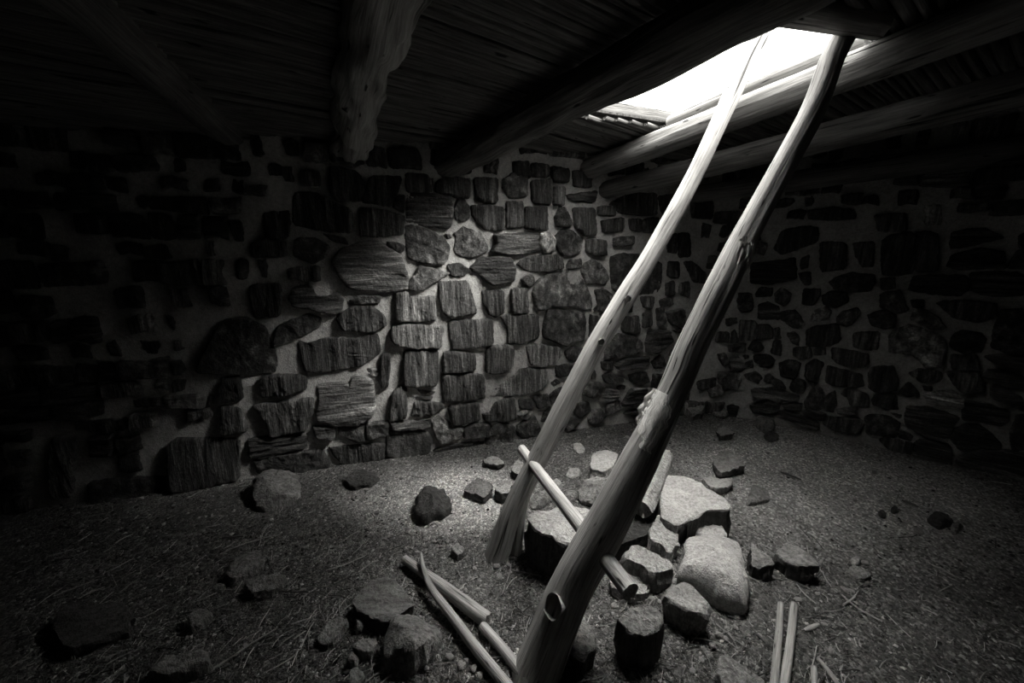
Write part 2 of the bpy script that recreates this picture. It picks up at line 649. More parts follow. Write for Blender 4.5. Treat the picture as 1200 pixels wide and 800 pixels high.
STONES[(260, 420)] = """
m h 670,180 840,160 900,190 930,110 1060,150 1080,330 1060,400 950,455 800,465 680,430 660,380 690,300
k v 280,120 560,110 600,130 590,210 480,240 300,265 280,220
k v 220,320 420,300 640,270 645,380 610,420 600,490 350,540 320,440
d h 640,470 800,480 790,560 670,550
d x 815,480 1000,460 1000,570 950,580 830,530
d x 1012,450 1170,435 1170,530 1012,570
k v 760,620 1130,590 1150,680 880,760 770,650
k h 190,560 590,525 600,620 300,690 200,680
k x 230,700 700,630 760,720 740,790 260,810
k v 0,335 130,340 190,500 0,525
k v 0,140 130,130 150,280 0,300
k v -360,560 126,560 126,840 -240,912 -366,880"""
STONES[(420, 420)] = """
d v 585,110 720,110 760,95 880,115 890,275 820,285 700,290 600,300
m v 940,235 990,190 1120,100 1130,75 1320,65 1330,160 1270,220 1130,255 960,260
m x 60,65 140,75 140,125 70,110
d v 240,240 300,190 340,210 340,400 270,420 210,430 230,300
d v 370,400 400,295 590,310 600,340 520,390 420,400
d x 400,265 520,260 510,285
d x 415,215 540,230 530,245 450,250
d v 630,330 840,305 855,430 720,455 650,450
d v 870,385 930,370 960,310 1090,265 1110,420 1000,440 890,430
d h 220,440 430,430 510,405 500,470 240,495
k s 200,510 420,500 490,520 520,560 490,680 300,700 195,680
m x 510,430 560,390 620,440 730,470 730,540 570,590 540,540
d x 740,490 800,455 920,450 920,540 740,550
d x 890,560 950,470 1020,440 1100,480 1080,590 960,635 900,610
d h 520,640 660,600 880,570 880,610 800,630 560,680
k v 0,620 130,595 190,595 180,700 0,740"""
STONES[(600, 420)] = """
d x 300,50 440,25 420,110 310,130
d x 30,470 70,440 160,400 200,500 170,545 60,555 30,520
p x 30,390 90,350 140,370 100,430
d x 40,285 130,280 150,345 50,350
d x 145,262 250,245 260,320 180,350
d x 260,250 330,200 350,200 320,290 270,320
d x 220,380 270,330 260,440 200,440
d x 270,165 310,145 340,170 290,195
d v 620,20 700,10 700,75 630,75
d x 630,120 680,90 770,130 770,155 660,170
d x 815,110 940,95 960,160 900,190 830,160
d x 530,170 610,165 650,190 610,255 560,270 490,250
m h 610,290 670,205 740,220 740,280 640,300
d x 740,190 790,190 790,215 740,215
d h 760,330 830,210 940,200 950,250 870,320
d h 770,385 940,335 900,395
d x 430,380 470,310 530,300 555,360 480,420
m x 530,420 560,370 640,345 650,400 600,460 550,460
m x 655,330 750,290 760,350 660,390
k x 370,440 410,410 470,440 370,510"""
STONES[(800, 220)] = """
k v 640,430 700,300 860,270 950,280 950,380 700,470
d v 965,380 1150,385 1145,570 970,590
k h 480,530 700,510 790,490 800,640 600,680 480,670
d x 830,500 890,470 880,560 830,570
d x 810,600 900,590 900,680 850,680
k x 510,740 550,700 640,705 625,760 520,765
d x 650,740 700,700 760,740 750,800 710,830 650,800
k v 850,710 970,710 960,770 920,820 840,815
k x 980,760 1040,725 1150,730 1160,800 1080,840 990,820
k x 1020,650 1140,605 1200,595 1340,610 1360,650 1320,720 1180,735 1070,710
k v 0,520 60,520 160,600 150,670 70,660
k x 390,740 480,740 490,800 400,800"""
STONES[(1000, 220)] = """
d v 0,390 150,380 135,550 60,555 10,460
d v 200,380 260,330 425,310 422,600 300,610 200,610
k v 435,310 540,310 590,330 590,590 435,590
m v 500,130 610,120 620,255 500,260
k v 150,190 370,180 370,300 180,310
k h 680,400 690,310 900,280 1060,350 850,400 700,430
k h 660,550 700,470 900,420 1050,450 1060,570 900,570 760,575
k h 390,720 430,615 720,615 790,615 810,700 740,760 550,745
d h 820,600 1000,585 1150,595 1200,620 1180,760 1000,760 850,740
k x 1080,560 1150,440 1250,440 1250,580
d x 190,640 290,630 290,710 200,720
d x 200,740 330,720 350,780 390,860 290,880 190,830
k x 1160,340 1250,290 1250,430 1170,430"""
STONES[(800, 340)] = """
d h 535,100 600,80 680,120 685,205 530,200
d x 692,150 800,140 860,240 840,265 770,260 692,200
d v 400,210 500,215 525,240 520,345 400,350
d v 530,240 600,240 635,270 635,335 530,340
d v 642,270 680,260 690,340 645,345
k x 380,60 450,20 490,80 490,140 400,150
k x 300,200 380,190 380,230 310,250
d v 240,300 320,290 320,360 230,360
d v 340,300 370,275 390,360 340,365
d x 320,390 440,370 440,430 330,430
k x 460,410 490,360 540,360 570,405 530,430
k v 640,352 690,350 695,460 620,440
d x 730,300 790,290 820,340 815,390 770,370
k v 870,280 920,255 1090,235 1115,350 1020,395 870,390
m x 900,200 930,140 1010,115 1050,150 1020,200 900,215
d x 1080,190 1120,150 1230,120 1250,160 1190,235 1140,250 1090,230
d v 780,400 900,395 910,470 840,480 780,460
d v 920,410 1000,400 1010,450 920,455
d x 240,450 300,440 325,510 280,530
d h 330,470 400,470 440,540 400,570 335,560
k x 430,460 460,455 465,475 435,480
d x 440,510 490,490 500,540 455,540
k x 500,460 600,450 650,490 620,530 580,535 510,500
k x 680,510 740,490 800,495 830,520 800,600 770,615 690,600
d v 860,600 870,520 930,480 990,510 950,630 870,625
d v 1050,400 1200,425 1300,445 1310,500 1290,530 1180,545 1080,500 1050,480
k v 1005,640 1020,525 1100,550 1260,590 1270,670 1200,680 1060,665
k x 575,600 610,585 650,620 700,640 725,690 680,690 640,660 580,640
k x 750,690 780,620 850,630 865,660 850,715 780,710
d x 430,590 520,570 560,610 530,650 450,620
d s 250,570 400,580 410,620 380,700 290,690 250,650
d x 100,640 230,610 230,670 110,700
m x 170,690 270,655 290,720 190,745
d h 480,690 650,680 820,740 810,780 660,780 600,750 500,770"""
STONES[(800, 420)] = """
k h 480,320 640,295 680,310 670,370 600,390 490,370
d h 690,320 840,310 830,365 740,365
d h 670,370 720,365 960,445 960,490 900,490 720,420
d h 845,370 880,350 1010,385 1000,430 960,430
d x 860,300 900,220 970,200 1000,260 990,340 950,360 860,340
d x 1005,270 1070,220 1080,310 1060,370 1005,360
d v 1115,250 1150,210 1300,245 1310,340 1180,330 1160,270
d h 1085,350 1220,345 1230,385 1090,385
d v 1000,395 1150,420 1240,420 1290,450 1200,525 1060,495 990,455
k x 880,160 950,170 920,205"""
STONES[(1000, 340)] = """
d v 0,300 60,290 180,295 170,410 100,415 0,390
d x 190,30 300,10 360,70 370,150 300,160 190,120
d x 100,180 160,150 240,140 300,170 290,260 200,270 130,240
m x 400,200 430,130 520,145 600,190 640,250 610,280 540,270
d x 400,70 500,65 480,125 420,120
k v 580,90 650,70 900,75 1000,90 990,190 880,220 720,200
m x 250,330 290,280 400,240 470,260 560,300 640,340 650,400 620,520 500,535 440,470 390,440 260,440
k x 680,400 690,330 760,280 900,300 930,340 900,430 780,445
k x 990,250 1040,140 1200,130 1250,300 1200,450 1080,440 970,400
d v 690,450 860,455 880,555 690,550
d v 650,570 880,570 910,710 830,720 740,700
d v 390,580 470,550 540,555 620,580 590,640 480,640
k v 105,600 130,540 280,530 310,620 300,700 180,715 110,690
k x 325,710 390,640 460,715 390,745
d x 490,670 550,680 550,710 500,700
m h 490,730 600,710 700,700 770,760 760,830 680,825 530,790
k h 910,460 1060,450 1200,480 1200,540 1050,545
k h 910,600 960,550 1200,600 1200,690 1000,660 920,630"""
STONES[(1000, 440)] = """
k h 960,80 1170,140 1180,200 1100,210 970,150
k v 130,170 160,130 300,130 310,235 220,230 140,200
k h 360,340 380,210 540,220 740,290 700,340 650,465 480,410
k h 770,170 820,150 1100,250 1080,320 1030,350 900,325 770,310
k h 670,430 700,380 790,340 900,350 1030,470 1030,520 870,510 760,530
d x 80,290 120,270 240,280 330,330 300,435 90,400
d v 180,450 230,430 415,470 405,555 260,520
d h 425,470 480,445 680,480 690,655 540,620 420,560
k h 720,640 740,560 900,525 1100,520 1250,560 1250,740 1000,740 880,690
d x 330,380 420,420 400,460 320,430
d x 260,260 340,270 320,300
k x 1150,280 1250,270 1250,500 1110,530 1100,400"""
STONES[(0, 0)] = """
d v 366,3072 540,3072 516,3486 372,3486
k x 630,3384 888,3354 1158,3342 1182,3444 972,3516 672,3546"""

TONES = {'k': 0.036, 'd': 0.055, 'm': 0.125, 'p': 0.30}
GS = 0.025
NZ = int(2.5 / GS) + 1
NS = int(TOTAL / GS) + 1
OCC = [bytearray(NZ) for _ in range(NS)]


def inside(poly, x, y):
    c = False
    for i in range(len(poly)):
        x1, y1 = poly[i - 1]
        x2, y2 = poly[i]
        if (y1 > y) != (y2 > y) and x < (x2 - x1) * (y - y1) / (y2 - y1) + x1:
            c = not c
    return c


def occupy(poly, grow=0.0):
    cx = sum(p[0] for p in poly) / len(poly)
    cz = sum(p[1] for p in poly) / len(poly)
    q = []
    for a, b in poly:
        d = math.hypot(a - cx, b - cz) or 1
        q.append((cx + (a - cx) * (1 + grow / d), cz + (b - cz) * (1 + grow / d)))
    for i in range(int(min(p[0] for p in q) / GS), int(max(p[0] for p in q) / GS) + 1):
        for j in range(max(0, int(min(p[1] for p in q) / GS)), min(NZ - 1, int(max(p[1] for p in q) / GS)) + 1):
            if inside(q, (i + .5) * GS, (j + .5) * GS):
                OCC[i % NS][j] = 1


WALL_STONES = []
for (ox, oy), txt in STONES.items():
    for ln in txt.strip().splitlines():
        w = ln.split()
        pts = []
        for q in w[2:]:
            a, b = q.split(',')
            pts.append(px_wall(ox + float(a) / 6.0, oy + float(b) / 6.0))
        pts = [(s, max(-0.06, z)) for s, z in pts]
        if max(p[0] for p in pts) - min(p[0] for p in pts) > 2:
            continue
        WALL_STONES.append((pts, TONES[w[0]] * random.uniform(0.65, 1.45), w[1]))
        occupy(pts, 0.025)
# masonry the photo only hints at (dark left end, right end, behind the viewer)
zc = 0.0
while zc < 2.3:
    hh = random.uniform(0.10, 0.19)
    s = random.uniform(0, 0.1)
    while s < TOTAL - 0.3:
        ww = random.uniform(0.10, 0.32)
        for (a, b, c, d) in ((s, s + ww, zc, zc + hh), (s, s + ww * .5, zc, zc + hh * .8), (s + ww * .5, s + ww, zc + hh * .2, zc + hh)):
            tot = hit = 0
            for i in range(int(a / GS), int(b / GS) + 1):
                for j in range(int(c / GS), min(NZ - 1, int(d / GS)) + 1):
                    tot += 1
                    hit += OCC[i % NS][j]
            if tot and hit == 0:
                g = 0.011
                jt = lambda k=0.014: random.uniform(-k, k)
                pts = [(a + g + jt(), d - g + jt()), ((a + b) / 2, d - g + jt()), (b - g + jt(), d - g + jt()), (b - g + jt(), (c + d) / 2),
                       (b - g + jt(), c + g + jt()), ((a + b) / 2 + jt(), c + g + jt()), (a + g + jt(), c + g + jt())]
                WALL_STONES.append((pts, random.choice((.03, .035, .04, .05, .09)) * random.uniform(.8, 1.2), random.choice('vvvxxhs')))
                occupy(pts, 0.0)
                break
        s += ww
    zc += hh


def add_wall_stone(mb, pts, tone, grain, seed):
    n = len(pts)
    # outline running the same way round for every stone
    area = sum(pts[i - 1][0] * pts[i][1] - pts[i][0] * pts[i - 1][1] for i in range(n))
    if area < 0:
        pts = pts[::-1]
    # cut corners a little, resample
    soft = []
    for i in range(n):
        a, b, c = pts[i - 1], pts[i], pts[(i + 1) % n]
        k = 0.09
        soft.append((b[0] + (a[0] - b[0]) * k, b[1] + (a[1] - b[1]) * k))
        soft.append((b[0] + (c[0] - b[0]) * k, b[1] + (c[1] - b[1]) * k))
    per = [math.hypot(soft[i][0] - soft[i - 1][0], soft[i][1] - soft[i - 1][1]) for i in range(len(soft))]
    L = sum(per)
    M = max(16, min(96, int(L / 0.009)))
    out = []
    for k in range(M):
        t = L * k / M
        i = 0
        while t > per[(i + 1) % len(soft)] and i < len(soft) - 1:
            t -= per[(i + 1) % len(soft)]
            i += 1
        a, b = soft[i], soft[(i + 1) % len(soft)]
        f = min(1.0, t / max(1e-6, per[(i + 1) % len(soft)]))
        out.append((a[0] + (b[0] - a[0]) * f, a[1] + (b[1] - a[1]) * f))
    gx, gz = sum(p[0] for p in out) / M, sum(p[1] for p in out) / M
    out = [(a + (a - gx) * .006 / (math.hypot(a - gx, b - gz) + .01), b + (b - gz) * .006 / (math.hypot(a - gx, b - gz) + .01)) for a, b in out]
    out = [(a + 0.004 * noise.noise(Vector((a * 75, b * 75, seed))), b + 0.004 * noise.noise(Vector((a * 75, b * 75, seed + 9)))) for a, b in out]
    out = [(a + 0.006 * noise.noise(Vector((a * 28, b * 28, seed))), b + 0.006 * noise.noise(Vector((a * 28, b * 28, seed + 9)))) for a, b in out]
    cx = sum(p[0] for p in out) / M
    cz = sum(p[1] for p in out) / M
    rad = sum(math.hypot(p[0] - cx, p[1] - cz) for p in out) / M
    pr = random.uniform(0.022, 0.05) if rad > 0.05 else random.uniform(0.012, 0.026)
    tx, tz = random.uniform(-.12, .12), random.uniform(-.14, .06)
    ins = lambda d: max(0.3, 1 - d / rad)
    prof = [(1.02, -0.02), (1.0, pr * .5), (ins(.006), pr * .85), (ins(.016), pr), (ins(.035), pr)]
    prof += [(prof[-1][0] * k, pr) for k in ((.86, .72, .58, .45, .32, .2, .09) if rad > .045 else (.75, .5, .25))]
    us, vs = {'v': (1, 1), 'h': (1, 1), 'x': (.6, 5.0), 's': (.35, 1.6)}[grain]
    ru, rv = random.uniform(0, 50), random.uniform(0, 50)
    rings = []

    def place(a, b, dep, amp):
        e = 0.0
        if amp:
            if grain == 'v':
                e = 0.012 * noise.noise(Vector((a * 46, b * 6, seed))) + 0.022 * noise.noise(Vector((a * 14, b * 3.5, seed + 3))) + .006 * noise.noise(Vector((a * 60, b * 50, seed)))
            elif grain == 'h':
                e = 0.012 * noise.noise(Vector((a * 6, b * 52, seed))) + 0.022 * noise.noise(Vector((a * 5, b * 14, seed + 3))) + .006 * noise.noise(Vector((a * 50, b * 60, seed)))
            elif grain == 'x':
                e = 0.030 * fbm((a * 15, b * 15, seed), 4)
            else:
                e = 0.012 * fbm((a * 10, b * 10, seed), 3)
            e += (a - cx) * tx + (b - cz) * tz
        uv = ((a - cx) * us + ru, (b - cz) * vs + rv) if grain != 'h' else ((b - cz) + ru, (a - cx) + rv)
        return mb.vert(wall_pt(a, b, dep + e * amp), uv, tone)
    for sc, dep in prof:
        amp = 0.0 if dep < 0 else min(1.0, dep / pr)
        rings.append([place(cx + (a - cx) * sc, cz + (b - cz) * sc, dep, amp) for a, b in out])
    c = place(cx, cz, pr, 1.0)
    for r0, r1 in zip(rings, rings[1:]):
        for k in range(M):
            k2 = (k + 1) % M
            mb.face((r0[k], r0[k2], r1[k2], r1[k]), 1)
    for k in range(M):
        mb.face((rings[-1][k], rings[-1][(k + 1) % M], c), 1)


def wall3(x, y):
    s, z = px_wall(x, y)
    return wall_pt(s, z)


SLOPE = 0.10


def beam_axis(near, far):
    B = wall3(*far)
    A = atz(near[0], near[1], B.z + .1)
    for _ in range(6):
        A = atz(near[0], near[1], B.z + SLOPE * math.hypot(A.x - B.x, A.y - B.y))
    d = (A - B).normalized()
    return A, B, d


CA, CB, CD = beam_axis((1080, 51), (690, 198))
BA, BB, BD = beam_axis((800, 44), (525, 193))
UC = Vector((CD.x, CD.y, 0)).normalized()
PC = CB
LC = Vector((-UC.y, UC.x, 0))


def _lat():
    """sideways fall of the roof between the two beams of the hatch"""
    base = lambda p: SLOPE * ((p.x - PC.x) * UC.x + (p.y - PC.y) * UC.y)
    m = (BA + BB) * .5
    la = (m.x - PC.x) * LC.x + (m.y - PC.y) * LC.y
    return ((m.z + .125) - (PC.z + .085 + base(m))) / la


LAT = _lat()


def zs(p):
    """underside height of the slats, rising gently from the back wall"""
    la = (p[0] - PC.x) * LC.x + (p[1] - PC.y) * LC.y
    return PC.z + 0.085 + 0.020 + SLOPE * ((p[0] - PC.x) * UC.x + (p[1] - PC.y) * UC.y) + LAT * max(-.9, min(.2, la))


def at_roof(x, y, dz=0.0):
    p = atz(x, y, 2.4)
    for _ in range(12):
        p = atz(x, y, zs(p) + dz)
    return p


for wi, nm in enumerate(WALL_NAMES):
    s0, s1 = BND[wi], BND[wi + 1]
    vis = wi in (0, 1)
    st = 0.022 if vis else 0.06
    nx, nz = int((s1 - s0) / st), int(2.6 / st)
    mb = MB()
    idx = []
    for i in range(nx + 1):
        s = s0 + (s1 - s0) * i / nx
        row = []
        for j in range(nz + 1):
            z = -0.1 + (zs(wall_pt(s, 0)) + .13) * j / nz
            p = wall_pt(s, z)
            dsp = 0.016 * fbm((p.x * 4, p.y * 4, z * 4), 3) + 0.009 * fbm((p.x * 22, p.y * 22, z * 22), 2)
            if i in (0, nx):
                dsp = 0.0
            row.append(mb.vert(wall_pt(s, z, dsp), (s, z), .3))
        idx.append(row)
    for i in range(nx):
        for j in range(nz):
            mb.face((idx[i][j], idx[i + 1][j], idx[i + 1][j + 1], idx[i][j + 1]), 0)
    # outer face gives the wall its thickness
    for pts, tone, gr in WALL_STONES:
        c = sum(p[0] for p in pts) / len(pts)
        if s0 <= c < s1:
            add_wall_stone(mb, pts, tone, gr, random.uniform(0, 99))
    o = mb.build(nm, [(M_MORTAR, M_DIMMORTAR)[wi] if vis else M_DARKMORTAR, M_STONE], sharp=50)
    tag(o, kind='structure')

# ------------------------------------------------------------------ floor
def sandy(x, y):
    """bare sandy ground carries less litter"""
    d1 = math.hypot((x - 2.2) / .9, (y - 2.6) / .75)
    d2 = math.hypot((x + .45) / .55, (y - 2.35) / .35)
    return min(1.0, max(0.12, min(d1, d2) - .35))


def floor_z(x, y):
    z = 0.018 * fbm((x * 1.3, y * 1.3, 0.3), 2) + 0.008 * fbm((x * 7, y * 7, 4.0), 2)
    return z


mb = MB()
X0, X1, Y0, Y1, FS = -4.7, 4.9, -2.6, 4.1, 0.03
nx, ny = int((X1 - X0) / FS), int((Y1 - Y0) / FS)
rows = []
for i in range(nx + 1):
    x = X0 + FS * i
    row = []
    for j in range(ny + 1):
        y = Y0 + FS * j
        sdy = 1 - sandy(x, y) + .25 * fbm((x * 3, y * 3, 8), 3)
        row.append(mb.vert((x, y, floor_z(x, y) + (0.009 * fbm((x * 24, y * 24, 2.0), 2) if y > 0.3 else 0)), (x, y), .11 + .52 * max(0, min(1, sdy))))
    rows.append(row)
for i in range(nx):
    for j in range(ny):
        mb.face((rows[i][j], rows[i + 1][j], rows[i + 1][j + 1], rows[i][j + 1]))
tag(mb.build('floor', M_DIRT), kind='structure')

# ------------------------------------------------------------------ roof: beams, slats, hatch


def room_exit(A, d):
    t = 0.0
    poly = [(p[0] * 1.0, p[1] * 1.0) for p in CORN]
    while t < 9 and inside(poly, A.x + d.x * t, A.y + d.y * t):
        t += 0.05
    return A + d * (t + 0.08)


BEAMS = [
    ('A', (445, 0), (410, 172), .125, .105, 0.55, 'gnarled thick log roof beam overhead, ending above the dark back wall'),
    ('B', (800, 44), (525, 193), .115, .095, 0.24, 'dark log roof beam forming the edge of the roof hatch nearest the viewer'),
    ('C', (1080, 51), (690, 198), .078, .075, 0.06, 'pale lit log roof beam just behind the ladder under the hatch edge'),
    ('E', (1200, 101), (712, 222), .085, .07, 0.07, 'dim log roof beam next behind the lit hatch beam'),
    ('F', (1200, 172), (806, 228), .08, .07, 0.07, 'very dark log roof beam closest to the corner of the two walls'),
    ('L', (110, 0), (265, 150), .11, .10, 0.10, 'nearly black log roof beam left of the gnarled beam'),
    ('M', (-60, 0), (94, 121), .10, .09, 0.08, 'nearly black log roof beam at the far left of the ceiling'),
]
AX = {}
for i, (k, near, far, r0, r1, gn, lab) in enumerate(BEAMS):
    A, B, d = beam_axis(near, far)
    end = room_exit(A, d)
    wallend = B - d * 0.12
    AX[k] = (A, B, d, r0)
    mid = [wallend.lerp(end, t) + Vector((random.uniform(-.012, .012), random.uniform(-.012, .012), random.uniform(-.012, .012))) for t in (.2, .4, .6, .8)]
    mb = MB()
    log_into(mb, [wallend] + mid + [end], [r1, r1, r1 * .6 + r0 * .4, r0, r0, r0], n=26, step=0.03, rough=.10 if k != 'A' else .16, seed=3.1 * i + 1, gnarl=gn)
    o = mb.build('roof_beam', {'C': M_BEAM, 'A': M_STICK}.get(k, M_SHADEBEAM), loc=wallend)  # lit beams get lighter wood, the rest the shade-darkened one
    tag(o, lab, 'beam', 'log beams carrying the roof', 'thing')

HF = lambda x, y: at_roof(x, y, .03)
dB, dC = AX['B'][2], AX['C'][2]
FR, NR = HF(806, 126), HF(1002, 42)
# left edge of the hatch lies over beam B
pB = AX['B'][0]


def hit_B(p, dirv):
    n = Vector((dB.y, -dB.x, 0))
    q = pB + n * (0.10 if n.x > 0 else -0.10)
    t = (q - p).dot(n) / dirv.dot(n)
    return p + dirv * t


edge = (HF(793, 130) - HF(725, 120))
edge.z = 0
edge.normalize()
FL, NL = hit_B(FR, edge), hit_B(NR, (HF(985, 42) - HF(912, 22)).normalized())
HATCH = [(p.x, p.y) for p in (FL - UC * .17, FR - UC * .17 + LC * .13, NR + UC * .09 + LC * .13, NL + UC * .09)]

az = math.radians(54)
sd = Vector((math.sin(az), math.cos(az), 0))
sn_ = Vector((sd.y, -sd.x, 0))


def cut(o, u0, u1):
    """parts of the slat line o + u*sd between u0 and u1 that stay outside the hatch"""
    ts = []
    for i in range(4):
        a, b = Vector((*HATCH[i - 1], 0)), Vector((*HATCH[i], 0))
        e = b - a
        den = sd.x * e.y - sd.y * e.x
        if abs(den) < 1e-9:
            continue
        w = a - o
        t = (w.x * e.y - w.y * e.x) / den
        q = (w.x * sd.y - w.y * sd.x) / den
        if 0 <= q <= 1:
            ts.append(t)
    if len(ts) >= 2:
        return [(u0, min(ts) + random.uniform(-.03, .0)), (max(ts) + random.uniform(.0, .03), u1)]
    return [(u0, u1)]


mb = MB()
wt = -4.9
while wt < 5.2:
    r = random.uniform(0.012, 0.027)
    wt += r
    o = Vector((0.3, 0.8, 0)) + sn_ * wt
    for u0, u1 in cut(o, -5.2, 5.2):
        z = random.uniform(-.006, .012)
        n = max(2, int((u1 - u0) / 0.25))
        prev = None
        sd0 = random.uniform(0, 60)
        for i in range(n + 1):
            u = u0 + (u1 - u0) * i / n
            c = o + sd * u
            c = c + sn_ * (0.012 * noise.noise(Vector((u * 1.2, wt * 9, 1)))) + Vector((0, 0, zs(c) + z + 0.012 * noise.noise(Vector((u * 1.1, wt * 7, 5)))))
            ring = []
            for k in range(7):
                th = math.pi * (-1.08 + 1.16 * k / 6)
                rr = r * (1 + .25 * noise.noise(Vector((u * 2, k * 1.7, wt * 5))))
                ring.append(mb.vert(c + sn_ * (math.cos(th) * rr) + Vector((0, 0, math.sin(th) * rr * 1.1)), (k * 0.016 + sd0, u)))
            if prev:
                for k in range(6):
                    mb.face((prev[k], prev[k + 1], ring[k + 1], ring[k]))
                mb.face((prev[6], prev[0], ring[0], ring[6]))
            else:
                mb.face(ring)
            prev = ring
        mb.face(prev[::-1])
    wt += r
ceil = mb.build('ceiling', M_SLAT)
tag(ceil, kind='structure')

# earth packed over the slats, with the hatch left open
hc = (FL + FR + NR + NL) / 4
BIG = []
for p in (FL, FR, NR, NL):
    v = p - hc
    lat = v.dot(LC)
    q = p + LC * (.42 if lat > 0 else 0) - UC * (.45 if v.dot(UC) < 0 else -.12)
    BIG.append((q.x, q.y))
OUT = [(-6, 6.5), (7, 6.5), (7, -4.5), (-6, -4.5)]
mb = MB()
for hole, zb, zt in ((HATCH, .022, .034), (BIG, .0341, .20)):
    ids = {}
    for nm, P in (('o', OUT), ('i', hole)):
        for z in (zb, zt):
            ids[nm, z] = [mb.vert((x, y, zs((x, y)) + z)) for x, y in P]
    for i in range(4):
        j = (i + 1) % 4
        mb.face((ids['o', zb][i], ids['o', zb][j], ids['i', zb][j], ids['i', zb][i]))
        mb.face((ids['o', zt][j], ids['o', zt][i], ids['i', zt][i], ids['i', zt][j]))
        mb.face((ids['o', zb][j], ids['o', zb][i], ids['o', zt][i], ids['o', zt][j]))
        mb.face((ids['i', zb][i], ids['i', zb][j], ids['i', zt][j], ids['i', zt][i]))
tag(mb.build('ceiling_earth_layer', M_EARTH, smooth=False), kind='structure')

# log lying on the lit beam along the hatch
D0, D1 = at_roof(1018, 53, .012), at_roof(786, 146, .012)
o = make_log('hatch_edge_log', [D0, D0.lerp(D1, .5) + Vector((0, 0, .006)), D1], [.056, .055, .050], M_BEAM, loc=D0, n=20, step=.03, rough=.12, seed=41)
tag(o, 'slim pale log lying on the lit roof beam along the hatch opening', 'log', kind='thing')

# short timber over the near end of the hatch
T0, T1 = at_roof(1032, 31, -.045), at_roof(880, 4, -.045)
T1 = T1 + (T1 - T0) * 0.25
o = make_log('hatch_timber', [T0, T0.lerp(T1, .5), T1], [.044, .048, .05], M_POLE, loc=T0, n=16, step=.03, rough=.14, seed=47)
tag(o, 'short thick timber across the top end of the hatch, in front of the ladder poles', 'timber', kind='thing')

# board closing the far end of the hatch
def slab(name, top, thick, m, loc):
    mb = MB()
    n = len(top)
    segs = 14
    per = []
    for i in range(n):
        for k in range(segs):
            per.append(top[i].lerp(top[(i + 1) % n], k / segs))
    c = sum(top, Vector()) / n
    u = (top[1] - top[0]).normalized()
    v = Vector((-u.y, u.x, 0))
    rings = []
    for sc, dz in ((.97, -thick), (1, -thick * .9), (1, -thick * .1), (.97, 0), (.6, .002), (.25, .003)):
        ring = []
        for p in per:
            q = c + (p - c) * sc
            j = Vector((noise.noise(q * 18), noise.noise(q * 18 + Vector((5, 5, 5))), noise.noise(q * 14 + Vector((9, 1, 3))))) * .006
            q = q + Vector((0, 0, dz)) + j
            ring.append(mb.vert(q, (q.dot(v) + dz, q.dot(u))))
        rings.append(ring)
    N = len(per)
    for a, b in zip(rings, rings[1:]):
        for k in range(N):
            mb.face((a[k], a[(k + 1) % N], b[(k + 1) % N], b[k]))
    mb.face(rings[0][::-1])
    mb.face(rings[-1])
    return mb.build(name, m, loc=loc, sharp=40)


S1, S2 = at_roof(793, 131, .11), at_roof(716, 119, .11)
ex = (S2 - S1).normalized()
back = Vector((-edge.y, edge.x, 0))
if back.y < 0:
    back = -back
S1 = S1 - ex * 0.10
S2 = S2 + ex * 0.30
o = slab('hatch_board', [S1, S2, S2 + back * .22, S1 + back * .22], .11, M_SHADEBEAM, S1)  # darkened wood paints in the shade on the board's inner face
tag(o, 'short thick board closing the wall end of the hatch, bright along its top edge', 'board', kind='thing')

# ------------------------------------------------------------------ ladder
lad = bpy.data.objects.new('pole_ladder', None)
COL.objects.link(lad)
LOC = atz(606, 705)
lad.location = LOC
tag(lad, 'rustic two-pole wooden ladder leaning from the dirt floor up through the hatch', 'ladder', kind='thing')
AC, BC = AX['C'][0], AX['C'][1]
zr = on_line(974, 84, AC, BC).z - .075
zl = on_line(838, 142, AC, BC).z - .075
LB, LT = atz(583, 648), atz(838, 142, zl)
RB, RT = atz(628, 785), atz(974, 78, zr)


def child_log(name, pts, radii, m, **kw):
    mb = MB()
    log_into(mb, pts, radii, **kw)
    o = mb.build(name, m, lad, LOC)
    o.location = (0, 0, 0)
    return o


def cone(P, A, B, px, k=.88):
    return px * k / 2 * ((P - EYE).dot(Vector((0, CP, -SP)))) / FPX


def rail(axis, widths, A, B, seed, gn):
    pts = [on_line(x, y, A, B) for x, y in axis]
    rad = [cone(p, A, B, w) for p, w in zip(pts, widths)]
    d0 = (pts[0] - pts[1]).normalized()
    d1 = (pts[-1] - pts[-2]).normalized()
    foot = pts[0] + d0 * ((pts[0].z + .06) / max(.2, -d0.z))
    pts = [foot] + pts + [pts[-1] + d1 * (.10 if seed < 5 else .02)]
    rad = [rad[0]] + rad + [rad[-1] * .95]
    return child_log('rail', pts, rad, M_POLE, n=30, step=.02, rough=.07, seed=seed, gnarl=gn), pts, rad


railL, ptsL, radL = rail([(584, 646), (600, 600), (630, 538), (690, 420), (733, 348), (762, 300), (815, 203), (868, 88), (897, 34)],
                         [32, 29, 27, 26, 27, 24, 22, 23, 21], LB, LT, 3.0, .05)
railR, ptsR, radR = rail([(632, 778), (669, 689), (710, 614), (750, 537), (788, 460), (809, 410), (844, 338), (868, 287), (904, 220), (950, 135), (974, 72), (990, 42)],
                         [62, 57, 54, 48, 39, 39, 40, 34, 31, 30, 29, 27], RB, RT, 8.0, .05)
railR['label'] = 'thicker pole nearer the viewer'
# split-off leg at the foot of the far pole
fk = [on_line(604, 640, LB, LT) + Vector((0, 0, -.04)), on_line(612, 600, LB, LT), on_line(626, 556, LB, LT)]
fk[0].z = -0.03
child_log('split_splinter', fk, [.028, .026, .012], M_POLE, n=12, step=.02, rough=.12, seed=12)

